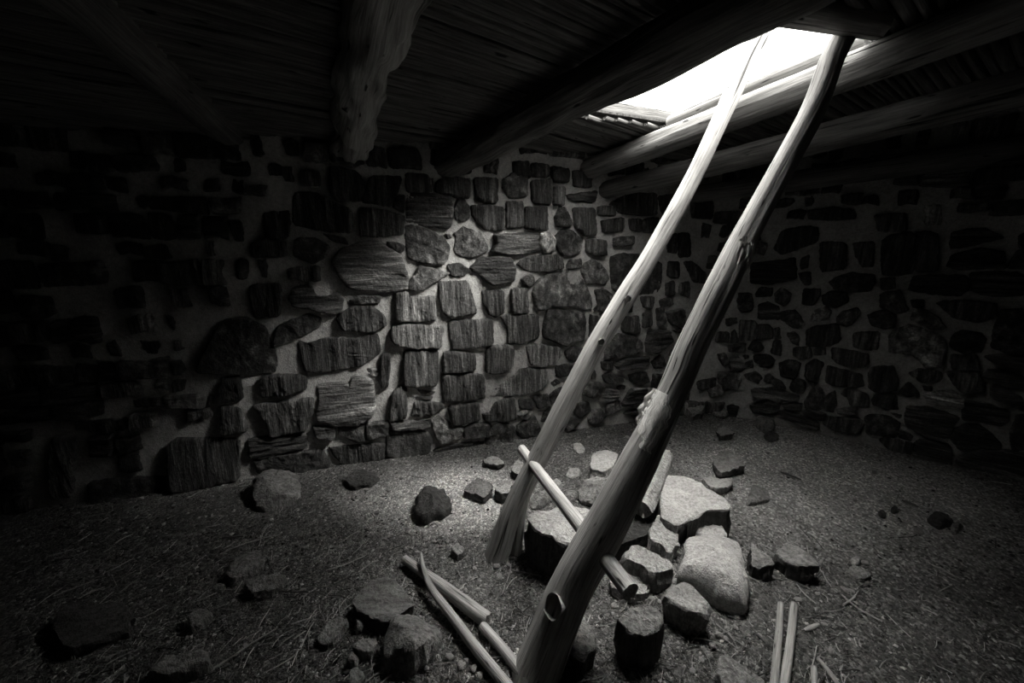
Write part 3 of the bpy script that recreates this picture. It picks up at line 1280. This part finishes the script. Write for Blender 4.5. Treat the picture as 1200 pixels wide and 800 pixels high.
PL, PR = on_line(620, 540, LB, LT), on_line(694, 642, RB, RT)
R0, R1 = on_line(611, 526, PL, PR), on_line(739, 693, PL, PR)
rung = child_log('rung', [R0, R0.lerp(R1, .5), R1], [.027, .029, .032], M_POLE, n=20, step=.02, rough=.06, seed=21)


from mathutils.bvhtree import BVHTree


def bvh(o):
    me = o.data
    return BVHTree.FromPolygons([v.co + LOC for v in me.vertices], [tuple(p.vertices) for p in me.polygons])


BL, BR = bvh(railL), bvh(railR)


def hit(tree, x, y):
    d = ray(x, y).normalized()
    p, n, _, _ = tree.ray_cast(EYE, d)
    return p, n, d


def knot(P, nrm, r, m, seed, depth=.03):
    mb = MB()
    nrm = nrm.normalized()
    u = nrm.cross(Vector((0, 0, 1))).normalized()
    v = u.cross(nrm)
    rings = []
    n = 16
    for sc, dp in ((1.5, -.02), (1.2, .010), (1.0, .016), (.75, depth * .6), (.5, depth * .2), (.2, depth * .35)):
        ring = []
        for k in range(n):
            th = 2 * math.pi * k / n
            rr = r * sc * (1 + .3 * noise.noise(Vector((math.cos(th) * 2, math.sin(th) * 2, seed))))
            ring.append(mb.vert(P + u * math.cos(th) * rr + v * math.sin(th) * rr * 1.15 + nrm * dp, (k * .01, sc * .1)))
        rings.append(ring)
    for a, b in zip(rings, rings[1:]):
        for k in range(n):
            mb.face((a[k], a[(k + 1) % n], b[(k + 1) % n], b[k]))
    mb.face(rings[-1])
    o = mb.build('knot', m, lad, LOC)
    o.location = (0, 0, 0)
    return o


def surf(x, y, A, B, r):
    """point on the viewer's side of a pole"""
    p = on_line(x, y, A, B)
    return p + (EYE - p).normalized() * r * .9


for x, y, r, tr, sd1 in ((652, 710, .026, BR, 2.0), (735, 350, .010, BL, 3.0), (851, 152, .009, BL, 4.0), (704, 400, .010, BL, 6.0)):
    p, n_, d_ = hit(tr, x, y)
    if p is not None:
        knot(p + d_ * .004, n_, r, M_POLE, sd1, .016)
# torn-off branch stub and its hollow
pb = on_line(874, 292, RB, RT) + (EYE - on_line(874, 292, RB, RT)).normalized() * .05
mb = MB()
for i in range(22):
    a = Vector((random.uniform(-.022, .022), random.uniform(-.02, .03), random.uniform(-.02, .05)))
    s0 = pb + a
    s1 = s0 + Vector((-.012 + random.uniform(-.012, .012), -.012, -.06 + random.uniform(-.03, .02)))
    log_into(mb, [s0, s0.lerp(s1, .5) + Vector((.004, -.004, 0)), s1], [.006, .008, .003], n=6, step=.02, rough=.3, seed=i * 1.3)
o = mb.build('torn_branch_stub', M_POLE, lad, LOC)
o.location = (0, 0, 0)
# strip where the bark and fibres are torn away
def pole_patch(name, samples, m, seed, lift):
    """thin shell hugging the near pole between pairs of picture points"""
    mb = MB()
    rows = []
    axis = (RT - RB).normalized()
    for (xl, yl, xr, yr, rr) in samples:
        row = []
        nn = 16
        for k in range(nn + 1):
            f = k / nn
            x, y = xl + (xr - xl) * f, yl + (yr - yl) * f
            d = ray(x, y).normalized()
            p, nn_, _ = hit(BR, x, y)
            if p is None:
                q = on_line((xl + xr) / 2, (yl + yr) / 2, RB, RT)
                p = on_line(x, y, q - axis * .2, q + axis * .2)
            e = fbm((f * 6 + len(rows) * .12, len(rows) * .13, seed), 3)
            p = p - d * (lift * (.4 + 1.6 * e) if 0 < k < nn else -0.004)
            row.append(mb.vert(p, (f * .12 + 3, len(rows) * .02)))
        rows.append(row)
    for a, b in zip(rows, rows[1:]):
        for k in range(16):
            mb.face((a[k], a[k + 1], b[k + 1], b[k]))
    o = mb.build(name, m, lad, LOC, sharp=45)
    o.location = (0, 0, 0)
    return o


rs = random.Random(5)
smp = []
for k in range(30):
    f = k / 29
    y = 456 + 70 * f
    cx, hw = 774 - 17 * f, (10 + 11 * math.sin(math.pi * min(1, f * 1.15)))
    jl, jr = 1 + 1.5 * math.sin(k * 1.1), 5 * noise.noise(Vector((k * .35, 3, 1)))
    smp.append((cx - hw + jl, y - 2, cx + hw + jr - 3 * f, y + 7, .0755 + .008 * f))
o = pole_patch('stripped_patch', smp, M_FIBRE, 4.0, .003)
o['label'] = 'pale torn patch where the bark is stripped off'

# ------------------------------------------------------------------ loose rocks
def resample(poly, n, cutk=.2):
    m = len(poly)
    soft = []
    for i in range(m):
        a, b, c = poly[i - 1], poly[i], poly[(i + 1) % m]
        soft += [b.lerp(a, cutk), b.lerp(c, cutk)]
    L = [(soft[(i + 1) % len(soft)] - soft[i]).length for i in range(len(soft))]
    T = sum(L)
    out = []
    for k in range(n):
        t = T * k / n
        i = 0
        while t > L[i] and i < len(soft) - 1:
            t -= L[i]
            i += 1
        out.append(soft[i].lerp(soft[(i + 1) % len(soft)], min(1, t / max(L[i], 1e-6))))
    return out


def rock(name, px, h, shape, tone, label, cat='rock', z0=0.0, flank=None, group=None, rough=1.0, tilt=None, n=None):
    if tilt is None:
        rt = random.Random(zlib.crc32(label.encode()) + 1)
        tilt = (rt.uniform(-.16, .16), rt.uniform(-.10, .16)) if shape == 'block' else (0, 0)
    ref = {'block': 1.0, 'slab': 1.0, 'dome': .35}[shape]
    P = [atz(x, y, z0 + h * ref) for x, y in px]
    area = sum(P[i - 1].x * P[i].y - P[i].x * P[i - 1].y for i in range(len(P)))
    if area < 0:
        P = P[::-1]
    c = sum(P, Vector()) / len(P)
    size = max((p - c).length for p in P)
    n = n or max(18, min(84, int(size * 2 * math.pi / .014)))
    out = resample(P, n, .14 if shape != 'dome' else .24)
    base = Vector((c.x, c.y, z0))
    rnd = random.Random(zlib.crc32(label.encode()))
    sd0 = rnd.uniform(0, 90)
    if shape == 'dome':
        prof = [(.86, -.03 / h), (.95, .06), (1.0, .25), (.98, .42), (.93, .58), (.84, .74), (.70, .87), (.5, .95), (.3, .99), (.12, 1.0)]
    else:
        e = min(.25, .012 / size)
        prof = [(1.0, -.03 / h), (1.01, .1), (1.0, .3), (1.0, .5), (.995, .7), (.99, .86), (1 - e * .5, .95), (1 - e * 1.4, 1.0)]
        prof += [(prof[-1][0] * k, 1.0) for k in (.86, .72, .58, .44, .3, .15)]
    mb = MB()
    rings = []
    hs = len(prof)
    amp = (.018 if shape == 'dome' and tone != 'light' else .014) * rough * min(1.0, size / .1)
    rs = random.Random(sd0)
    cuts = []
    for _ in range(9 if shape == 'dome' else 8):
        th = rs.uniform(0, 6.283)
        if shape == 'dome':
            nz_ = rs.uniform(-.05, .95)
            cuts.append((math.cos(th) * math.sqrt(1 - nz_ * nz_), math.sin(th) * math.sqrt(1 - nz_ * nz_), nz_, rs.uniform(.68, .93)))
        else:
            nz_ = rs.uniform(.1, .7)
            cuts.append((math.cos(th) * math.sqrt(1 - nz_ * nz_), math.sin(th) * math.sqrt(1 - nz_ * nz_), nz_, rs.uniform(1.02, 1.3)))

    def chop(q):
        a, b, z = (q.x - c.x) / size, (q.y - c.y) / size, (q.z - z0) / h
        for (nx_, ny_, nz_, of) in cuts:
            dd = a * nx_ + b * ny_ + z * nz_ - of
            if dd > 0:
                dd *= .92
                a -= dd * nx_; b -= dd * ny_; z -= dd * nz_
        return Vector((c.x + a * size, c.y + b * size, z0 + z * h))

    def put(p, k, side):
        q = chop(Vector(p))
        e = fbm(q * 9, 3, sd0)
        nrm = Vector((q.x - c.x, q.y - c.y, 0))
        nrm = nrm.normalized() if nrm.length > 1e-6 else Vector((0, 0, 0))
        e += .45 * fbm(q * 34, 2, sd0 + 2)
        f2 = noise.noise(Vector((q.x * 45, q.y * 45, q.z * (6 if shape == 'block' else 30) + sd0)))
        o_ = nrm * (amp * 1.1 * e + amp * .45 * f2) * (1 if side else .3) + Vector((0, 0, 1)) * (amp * (2.0 * fbm(q * 12, 4, sd0 + 4)) * (0 if side and k < 3 else 1))
        tl = (q.x - c.x) * tilt[0] + (q.y - c.y) * tilt[1]
        o_.z += tl * max(0.0, min(1.0, (q.z - z0) / h))
        return mb.vert(q + o_, (q.x + q.y, q.z))
    for k, (sc, f) in enumerate(prof):
        ring = []
        for p in out:
            # walls of blocks wander in and out a little as they go down
            th = math.atan2(p.y - c.y, p.x - c.x)
            w = 1.0
            if shape != 'dome' and k < 7:
                stp = noise.cell(Vector((math.cos(th) * 2.3 + sd0, math.sin(th) * 2.3, 3.0 + (k > 3)))) - .5
                w += (.07 * noise.noise(Vector((p.x * 7, p.y * 7, f * 2 + sd0))) + .09 * stp) * (1 if k < 6 else .5) - (.05 if k < 2 else 0)
            q = c + (p - c) * sc * w
            ring.append(put((q.x, q.y, z0 + f * h), k, k < 7 if shape != 'dome' else True))
        rings.append(ring)
    top = put((c.x, c.y, z0 + h), hs, False)
    for k, (a, b) in enumerate(zip(rings, rings[1:])):
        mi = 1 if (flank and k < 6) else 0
        for i in range(n):
            mb.face((a[i], a[(i + 1) % n], b[(i + 1) % n], b[i]), mi)
    for i in range(n):
        mb.face((rings[-1][i], rings[-1][(i + 1) % n], top), 0)
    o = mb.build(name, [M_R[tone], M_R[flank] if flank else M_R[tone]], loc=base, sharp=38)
    tag(o, label, cat, group, 'thing')
    return o


def P(s):
    return [tuple(float(v) for v in q.split(',')) for q in s.split()]


ROCKS = [
 # name, outline, height, shape, tone, flank, label
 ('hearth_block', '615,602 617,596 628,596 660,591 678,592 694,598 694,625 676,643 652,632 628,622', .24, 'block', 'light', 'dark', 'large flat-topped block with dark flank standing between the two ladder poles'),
 ('boulder', '801,637 804,631 820,626 842,628 864,635 870,648 872,665 878,687 879,706 872,713 845,703 828,692 812,681 793,676 795,665 802,654', .19, 'dome', 'light', None, 'smooth pale boulder, the brightest rounded stone right of the ladder'),
 ('stone_block', '775,690 782,683 798,679 812,681 826,698 834,709 828,718 800,714 784,702', .13, 'block', 'pale', 'mid', 'grey angular stone leaning against the front of the smooth pale boulder'),
 ('petrified_wood_stump', '717,726 732,712 758,709 778,719 780,733 758,746 738,743', .17, 'block', 'mid', 'dark', 'squat petrified wood stump with dark sides just past the end of the rung'),
 ('hearth_stone', '724,648 735,641 749,638 771,644 790,654 793,665 775,670 757,667 735,658', .12, 'block', 'pale', 'mid', 'long pale stone behind the end of the rung, left of the smooth boulder'),
 ('flat_stone', '713,676 727,662 746,665 762,679 760,695 743,698 716,690', .05, 'slab', 'pale', None, 'low flat stone on the ground under the jutting rung end'),
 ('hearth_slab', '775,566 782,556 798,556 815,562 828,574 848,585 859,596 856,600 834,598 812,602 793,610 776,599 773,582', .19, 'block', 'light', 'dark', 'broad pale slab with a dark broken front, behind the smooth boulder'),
 ('hearth_stone', '815,613 823,603 837,603 845,615 856,626 834,629 815,626', .09, 'block', 'light', None, 'small pale stone wedged between the broad slab and the smooth boulder'),
 ('layered_stone', '762,618 771,604 795,618 798,632 787,646 768,637 758,632', .10, 'block', 'pale', None, 'layered pale stone below the broken front of the broad slab, right of the thick pole'),
 ('hearth_stone', '690,544 698,526 712,525 727,528 724,538 714,554 692,552', .11, 'block', 'light', 'pale', 'pale upright stone behind the thick ladder pole, farthest of the hearth ring'),
 ('flat_stone', '684,560 712,554 714,562 686,568', .06, 'slab', 'pale', None, 'thin pale slab between the upright stone and the round dark stone in the hearth ring'),
 ('round_stone', '676,578 684,567 700,563 714,567 714,580 698,588 680,585', .12, 'dome', 'mid', None, 'rounded grey stone with dark underside left of the thick pole'),
 ('rough_stone', '619,588 626,578 644,574 648,584 638,592 624,596', .06, 'dome', 'mid', None, 'knobbly grey stone behind the large flat-topped block'),
 ('small_stone', '662,556 668,548 680,550 678,558 668,560', .035, 'dome', 'pale', None, 'small pale stone right of the rung, left of the thin pale slab'),
 ('flat_stone', '670,520 676,518 683,520 685,528 678,530', .018, 'slab', 'light', None, 'little white flat stone alone on bare dirt between the two poles'),
 ('small_stone', '646,564 652,560 659,566 656,571 648,570', .04, 'dome', 'pale', None, 'small rounded stone just beside the rung near the thin pole'),
 ('small_stone', '660,580 668,573 678,576 676,586 664,586', .05, 'dome', 'mid', None, 'small grey stone between the rung and the rounded grey stone'),
 ('flat_slab', '540,574 552,564 560,556 578,566 577,576 568,585 556,578', .05, 'slab', 'mid', 'dark', 'cracked flat slab lying left of the thin ladder pole'),
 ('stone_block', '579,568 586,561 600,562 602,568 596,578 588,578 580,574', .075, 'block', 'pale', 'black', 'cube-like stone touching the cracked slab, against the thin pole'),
 ('flat_stone', '564,540 572,534 586,535 593,541 582,545', .045, 'slab', 'pale', 'black', 'thin stone with a black front edge between the cracked slab and the wall'),
 ('dark_stone', '598,549 606,538 614,541 610,556', .07, 'block', 'pale', 'black', 'small dark-sided stone hidden partly behind the thin pole near the rung tip'),
 ('jagged_rock', '483,598 488,584 501,571 515,572 532,591 528,599 505,606 494,611', .12, 'dome', 'dark', None, 'jagged dark rock alone on the dirt left of the cracked slab'),
 ('small_block', '527,643 535,635 545,640 543,648 535,651', .04, 'block', 'mid', 'dark', 'small cube of stone alone on the dirt left of the thin pole foot'),
 ('stone_block', '294,577 300,564 317,557 341,554 353,567 351,581 331,591 304,594', .15, 'dome', 'mid', None, 'rough square boulder at the foot of the dark back wall, far left of the ladder'),
 ('flat_stone', '400,560 420,547 444,554 437,564 413,569', .05, 'slab', 'dark', None, 'low dark flat stone beside the back wall, right of the rough square boulder'),
 ('petrified_wood_slab', '407,706 432,680 452,672 467,680 490,706 480,715 452,734 427,719 417,717', .07, 'slab', 'slab', 'dark', 'big flat petrified wood slab with parallel grain, left of the two forked sticks'),
 ('petrified_wood_log', '455,740 467,722 487,717 510,725 519,737 515,755 505,767 490,780 475,787 455,787 442,770', .15, 'dome', 'mid', None, 'lumpy round petrified log end overlapping the grained slab'),
 ('flat_stone', '410,755 420,747 440,745 445,750 435,765 422,766', .05, 'slab', 'mid', None, 'small flat stone left of the lumpy petrified log end'),
 ('small_stone', '415,732 420,724 426,727 426,737 417,741', .05, 'dome', 'mid', None, 'egg-shaped stone tucked against the edge of the grained slab'),
 ('small_stone', '405,775 412,767 421,772 417,781 408,781', .04, 'dome', 'mid', None, 'small rounded stone, upper of two at the bottom edge left of the petrified log'),
 ('wedge_stone', '407,787 417,778 429,790 421,801 410,801', .06, 'block', 'mid', None, 'wedge-shaped stone, lower of two at the bottom edge left of the petrified log'),
 ('flat_stone', '370,749 381,729 400,722 409,727 395,745 381,756', .035, 'slab', 'mid', None, 'flat stone half sunk in the dirt left of the grained slab'),
 ('sunken_slab', '56,732 81,705 148,702 159,726 142,739 74,763', .06, 'slab', 'dark', None, 'wide sunken slab in the darkest lower left of the floor'),
 ('sunken_stone', '262,672 277,648 304,641 312,655 290,668 270,678', .06, 'slab', 'mid', None, 'long dim stone sunk in the litter, upper of two near the twigs'),
 ('sunken_stone', '280,685 297,673 337,672 324,689 297,695', .05, 'slab', 'mid', None, 'dim flat stone just in front of the long dim stone in the litter'),
 ('angular_stone', '218,722 236,711 250,716 233,729 221,734', .05, 'block', 'mid', None, 'small angular dim stone in the straw right of the wide sunken slab'),
 ('sunken_stone', '169,790 182,766 219,763 243,759 246,773 202,787', .07, 'slab', 'mid', None, 'broad dim stone at the bottom edge below the small angular one'),
 ('small_stone', '248,689 257,685 266,686 263,692 252,693', .025, 'dome', 'mid', None, 'small oval stone in the litter left of the two dim flat stones'),
 ('stone_block', '834,540 841,530 856,530 870,538 875,545 856,549 842,549', .08, 'block', 'pale', 'dark', 'grey block with dark front, farthest of three behind the broad pale slab'),
 ('stone_block', '823,559 830,556 859,563 856,570 842,572 828,567', .06, 'block', 'light', 'mid', 'pale oblong stone, middle of three behind the broad pale slab'),
 ('wedge_stone', '877,580 883,567 900,577 903,588 889,590 873,591', .05, 'dome', 'mid', None, 'grained wedge of stone, rightmost of three behind the broad pale slab'),
 ('stone_block', '878,632 885,640 900,651 912,665 894,664 879,662', .09, 'block', 'mid', 'black', 'small black-fronted block right of the smooth pale boulder'),
 ('petrified_wood_block', '903,643 922,632 936,640 955,654 960,665 941,664 920,656', .10, 'block', 'mid', 'dark', 'long dark petrified wood block, the farthest right of the hearth stones'),
 ('stone_block', '840,502 848,499 860,505 861,509 850,510 842,510', .05, 'block', 'pale', 'dark', 'small square stone on the bare dirt in front of the corner rubble'),
 ('jagged_rock', '884,495 890,484 903,487 910,498 902,505 893,502', .10, 'dome', 'mid', None, 'jagged stone, upper of two by the foot of the wall near the corner'),
 ('jagged_rock', '893,510 907,505 915,512 903,518', .04, 'dome', 'dark', None, 'low dark stone, lower of two by the foot of the wall near the corner'),
 ('stone_block', '802,470 807,467 822,467 827,475 825,481 812,484 803,478', .09, 'block', 'mid', 'mid', 'squared stone at the foot of the wall just right of the thick pole'),
 ('rubble_stone', '832,477 840,472 855,473 857,483 848,489 833,483', .08, 'dome', 'mid', None, 'rounded rubble stone in the wall corner beside the squared stone'),
 ('rubble_stone', '865,475 877,473 878,482 872,487 867,483', .06, 'dome', 'mid', None, 'small rubble stone in the wall corner, rightmost of three'),
 ('dark_stone', '1087,606 1100,602 1114,604 1118,612 1104,619 1092,614', .05, 'dome', 'black', None, 'black jagged stone lying far right on the bare dirt'),  # pit in the ground, built as a black shape for its shade
 ('small_stone', '1112,618 1124,611 1129,619 1118,628', .035, 'dome', 'mid', None, 'grey stone touching the black jagged stone'),
 ('small_stone', '1028,601 1034,598 1040,602 1035,606', .03, 'dome', 'dark', None, 'small dark stone on bare dirt, left one of a close pair'),
 ('small_stone', '1043,597 1049,593 1053,598 1048,601', .03, 'dome', 'dark', None, 'small dark stone on bare dirt, right one of a close pair'),
 ('flat_stone', '987,668 999,663 1016,665 1021,673 1006,679', .02, 'slab', 'mid', None, 'flat oval stone right of the long dark petrified wood block'),
 ('small_stone', '996,656 1002,651 1009,655 1007,660 999,661', .03, 'dome', 'pale', None, 'small pale stone just behind the flat oval stone'),
 ('flat_stone', '839,773 847,763 868,776 881,787 898,797 895,812 850,812', .05, 'slab', 'mid', None, 'flat stone at the bottom edge left of the two parallel sticks'),
 ('dark_stone', '667,739 680,722 697,732 700,760 683,773 667,766', .10, 'block', 'mid', 'black', 'dark stone in shade behind the foot of the thick pole'),
 ('dark_stone', '698,640 716,612 748,596 770,600 764,622 738,636 712,646', .10, 'block', 'black', None, 'black stone in shade under the propped log chunk behind the thick pole'),  # added support, its black stands in for the shadow below the log chunk
]
for nm, px, h, sh, tn, fl, lab in ROCKS:
    rock(nm, P(px), h, sh, tn, lab, 'rock', flank=fl)

# chunk of petrified log propped on the hearth
q0, q1 = atz(753, 597, .17), atz(778, 536, .17)
o = make_log('petrified_log_chunk', [q0, q0.lerp(q1, .5), q1], [.05, .07, .066], M_R['pale'], loc=q0, n=28, step=.014, rough=.22, seed=61, gnarl=.22, ragged=.03)
tag(o, 'propped log-shaped chunk of pale stone resting behind the thick ladder pole', 'rock', kind='thing')

# ------------------------------------------------------------------ sticks
def stick(name, pts, rad, label, m=M_STICK, seed=1.0, cat='stick', group=None, n=14, gn=.10):
    Q = [atz(x, y, z) for x, y, z in pts]
    o = make_log(name, Q, rad, m, loc=Q[0], n=n, step=.014, rough=.2, seed=seed, gnarl=gn)
    return tag(o, label, cat, group, 'thing')


s1 = stick('broken_stick', [(565, 733, .03), (592, 764, .025), (640, 826, .02)], [.021, .022, .023], 'thick broken stick on the dirt with a bark sleeve over its far end', seed=71)
Q = [atz(474, 655, .035), atz(520, 688, .035), atz(572, 727, .035)]
mb = MB()
log_into(mb, Q, [.022, .028, .030], n=14, step=.02, rough=.18, seed=72, gnarl=.1, ragged=.015)
b_ = mb.build('bark_sleeve', M_STICK, s1, s1.location)
b_.location = (0, 0, 0)
stick('forked_stick', [(493, 648, .085), (496, 665, .075), (505, 688, .06), (530, 722, .045), (560, 762, .035), (612, 824, .03)], [.008, .011, .016, .020, .022, .023],
      'thinner stick with a pale pointed tip, crossing beside the thick broken stick', seed=73)
stick('straight_stick', [(915, 707, .02), (912, 750, .02), (906, 815, .02)], [.013, .0135, .014], 'left one of two parallel bare sticks at the bottom edge', seed=74, gn=.02)
stick('straight_stick', [(930, 708, .022), (926, 750, .022), (917, 815, .022)], [.016, .016, .017], 'right one of two parallel bare sticks at the bottom edge', seed=75, gn=.02)
stick('short_stick', [(958, 771, .012), (970, 785, .012), (986, 808, .012)], [.008, .009, .009], 'short bare stick slanting into the bottom edge right of the parallel pair', seed=76)
stick('wood_chip', [(954, 782, .012), (955, 806, .012)], [.012, .010], 'pale chip of wood between the short stick and the parallel pair', seed=77, n=8)
stick('wood_chip', [(942, 738, .01), (950, 735, .012), (959, 731, .01)], [.006, .011, .006], 'flat pale wood chip just right of the parallel stick tips', seed=78, n=8)
stick('twig', [(240, 791, .01), (290, 757, .012), (326, 735, .01)], [.003, .004, .003], 'long thin pale twig in the straw at lower left', seed=79, n=6, cat='twig')
stick('twig', [(258, 649, .01), (290, 636, .012), (325, 626, .01)], [.003, .0035, .002], 'thin dim twig behind the two dim flat stones', seed=80, n=6, cat='twig')
stick('twig', [(382, 668, .008), (402, 662, .01), (430, 650, .008)], [.003, .0035, .002], 'thin curved twig above the grained petrified slab', seed=81, n=6, cat='twig')
stick('twig', [(985, 695, .008), (1005, 712, .01), (1034, 728, .008)], [.003, .004, .003], 'thin bare twig, longest on the dirt right of the long dark block', seed=82, n=6, cat='twig')
stick('twig', [(988, 708, .008), (1000, 700, .01), (1006, 692, .008)], [.003, .003, .002], 'short twig crossing the longest bare twig', seed=83, n=6, cat='twig')
stick('twig', [(915, 553, .012), (926, 557, .014), (939, 562, .012)], [.007, .008, .005], 'dark stub of wood on bare dirt behind the grained wedge stone', m=M_BEAM, seed=84, n=8, cat='twig')
stick('twig', [(1057, 586, .012), (1066, 589, .014), (1076, 594, .012)], [.006, .007, .005], 'dark stub of wood on bare dirt near the black jagged stone', m=M_BEAM, seed=85, n=8, cat='twig')

# ------------------------------------------------------------------ pebbles, grit and straw
pm = []
for v in range(5):
    bm = bmesh.new()
    bmesh.ops.create_icosphere(bm, subdivisions=2, radius=1.0)
    for w in bm.verts:
        k = 1 + .45 * fbm(w.co * 1.1, 2, v * 3.3)
        k *= 1 - .35 * max(0, noise.noise(w.co * 2.5 + Vector((v, 0, 0))))
        w.co = Vector((w.co.x * k * 1.1, w.co.y * k * .9, w.co.z * k * .62))
    me = bpy.data.meshes.new('pebble')
    bm.to_mesh(me)
    bm.free()
    me.polygons.foreach_set('use_smooth', [True] * len(me.polygons))
    me.set_sharp_from_angle(angle=math.radians(45))
    me.materials.append(M_PEBBLE)
    pm.append(me)
PEB = [(527, 770, 11), (541, 780, 12), (555, 783, 9), (562, 791, 10), (500, 783, 7), (546, 773, 7), (432, 658, 5), (524, 632, 6), (509, 633, 5), (488, 646, 5), (556, 665, 6),
       (582, 662, 9), (596, 661, 7), (585, 675, 9), (620, 668, 8), (568, 710, 6), (764, 700, 8), (719, 709, 7), (718, 718, 5), (763, 686, 6), (790, 640, 5), (795, 648, 5),
       (787, 652, 4), (935, 703, 9), (990, 690, 8), (998, 692, 7), (963, 658, 6), (1014, 658, 7), (1077, 622, 9), (1125, 630, 9), (1030, 665, 5), (1105, 667, 6), (958, 695, 6), (640, 616, 4),
       (974, 764, 9), (966, 731, 7), (843, 743, 10), (851, 747, 7), (890, 744, 6), (864, 722, 8), (824, 758, 6), (862, 735, 7), (822, 772, 7), (835, 755, 9), (855, 537, 4), (900, 531, 4),
       (742, 790, 8), (812, 785, 8), (700, 783, 6), (385, 585, 5), (391, 607, 6), (352, 627, 5), (386, 640, 5), (398, 640, 5), (410, 613, 5), (442, 600, 7), (450, 612, 5), (455, 575, 5),
       (430, 575, 5), (470, 560, 5), (390, 555, 5), (521, 541, 4), (476, 541, 6), (558, 537, 4), (690, 512, 4), (735, 512, 6), (705, 503, 4), (930, 560, 4), (1002, 585, 4), (1025, 553, 5),
       (305, 735, 6), (313, 726, 6), (370, 690, 5), (287, 755, 7), (240, 740, 5), (262, 722, 5), (310, 690, 6), (346, 660, 5), (355, 690, 6), (164, 684, 4), (230, 670, 4), (960, 620, 4), (890, 620, 5),
       (1060, 640, 4), (1040, 715, 5), (1000, 742, 5), (480, 700, 5), (545, 690, 5), (530, 658, 4), (560, 690, 6)]
for i, (x, y, w) in enumerate(PEB):
    p = atz(x, y, .008)
    dep = (p - EYE).dot(Vector((0, CP, -SP)))
    r = w * dep / FPX / 2
    o = bpy.data.objects.new('pebble', pm[i % 5])
    COL.objects.link(o)
    o.scale = (r, r, r)
    o.location = (p.x, p.y, floor_z(p.x, p.y) + r * .4)
    o.rotation_euler = (random.uniform(-.3, .3), random.uniform(-.3, .3), random.uniform(0, 6.28))
    tag(o, 'small loose pale pebble, one of many strewn over the dirt floor', 'pebble', 'pebbles strewn over the dirt floor', 'thing')


def floor_sample():
    while True:
        x, y = random.uniform(40, 1240) * 1.0 - 20, 480 + 340 * random.random()
        p = atz(x, y)
        if not inside([tuple(c) for c in CORN], p.x, p.y):
            continue
        s, z = px_wall(x, y) if y < 620 else (0, -1)
        if y < 620 and z > 0.02:
            continue
        if random.random() < sandy(p.x, p.y) * (1 if x < 820 else .55):
            return p


grit = MB()
for i in range(14000):
    p = floor_sample()
    dist = (p - EYE).length
    r = (random.uniform(.007, .013) if i % 16 == 0 else 1) * 1.0 if i % 16 == 0 else random.choice((.002, .0025, .003, .0035, .004, .005, .0075)) * random.uniform(.7, 1.2) * (.7 + .2 * dist)
    t = random.choice((.03, .04, .06, .1, .14, .2, .34))
    z = floor_z(p.x, p.y)
    c = Vector((p.x, p.y, z + r * .35))
    a = random.uniform(0, 6.28)
    u, v = Vector((math.cos(a), math.sin(a), random.uniform(-.3, .3))), Vector((-math.sin(a), math.cos(a), random.uniform(-.3, .3)))
    w = Vector((0, 0, random.uniform(.4, .75)))
    ids = [grit.vert(c + k * r * random.uniform(.75, 1.3), (0, 0), t) for k in (u, v, -u, -v, w, -w)]
    for q in range(4):
        grit.face((ids[q], ids[(q + 1) % 4], ids[4]))
        grit.face((ids[(q + 1) % 4], ids[q], ids[5]))
o = grit.build('gravel', M_CHIP, smooth=False)
tag(o, 'fine gravel and grit covering the dirt floor', 'gravel', kind='stuff')

straw = MB()
for i in range(3800):
    p = floor_sample()
    if random.random() < .45:
        # litter lies thickest towards the viewer and by the hearth
        q = atz(random.uniform(60, 1000), random.uniform(620, 815))
        p = q
    L = random.uniform(.015, .06) if random.random() < .85 else random.uniform(.06, .13)
    a = random.gauss(.5, .9)
    d = Vector((math.cos(a), math.sin(a), 0))
    sdv = Vector((-d.y, d.x, 0))
    w = random.uniform(.0008, .0018) * (1.4 if L > .06 else 1)
    t = random.choice((.05, .08, .12, .2, .3, .38))
    z = floor_z(p.x, p.y) + random.uniform(.004, .010)
    bend = random.uniform(-.1, .1) * L
    prev = None
    for k in range(4):
        f = k / 3 - .5
        c = Vector((p.x, p.y, z)) + d * (f * L) + sdv * (bend * (1 - 4 * f * f)) + Vector((0, 0, random.uniform(-.002, .004)))
        ring = [straw.vert(c + sdv * w, (0, 0), t), straw.vert(c - sdv * w, (0, 0), t), straw.vert(c + Vector((0, 0, w * 1.8)), (0, 0), t)]
        if prev:
            for j in range(3):
                straw.face((prev[j], prev[(j + 1) % 3], ring[(j + 1) % 3], ring[j]))
        prev = ring
o = straw.build('straw_litter', M_STRAW, smooth=False)
tag(o, 'dry straw and bark shreds littering the dirt floor', 'straw', kind='stuff')
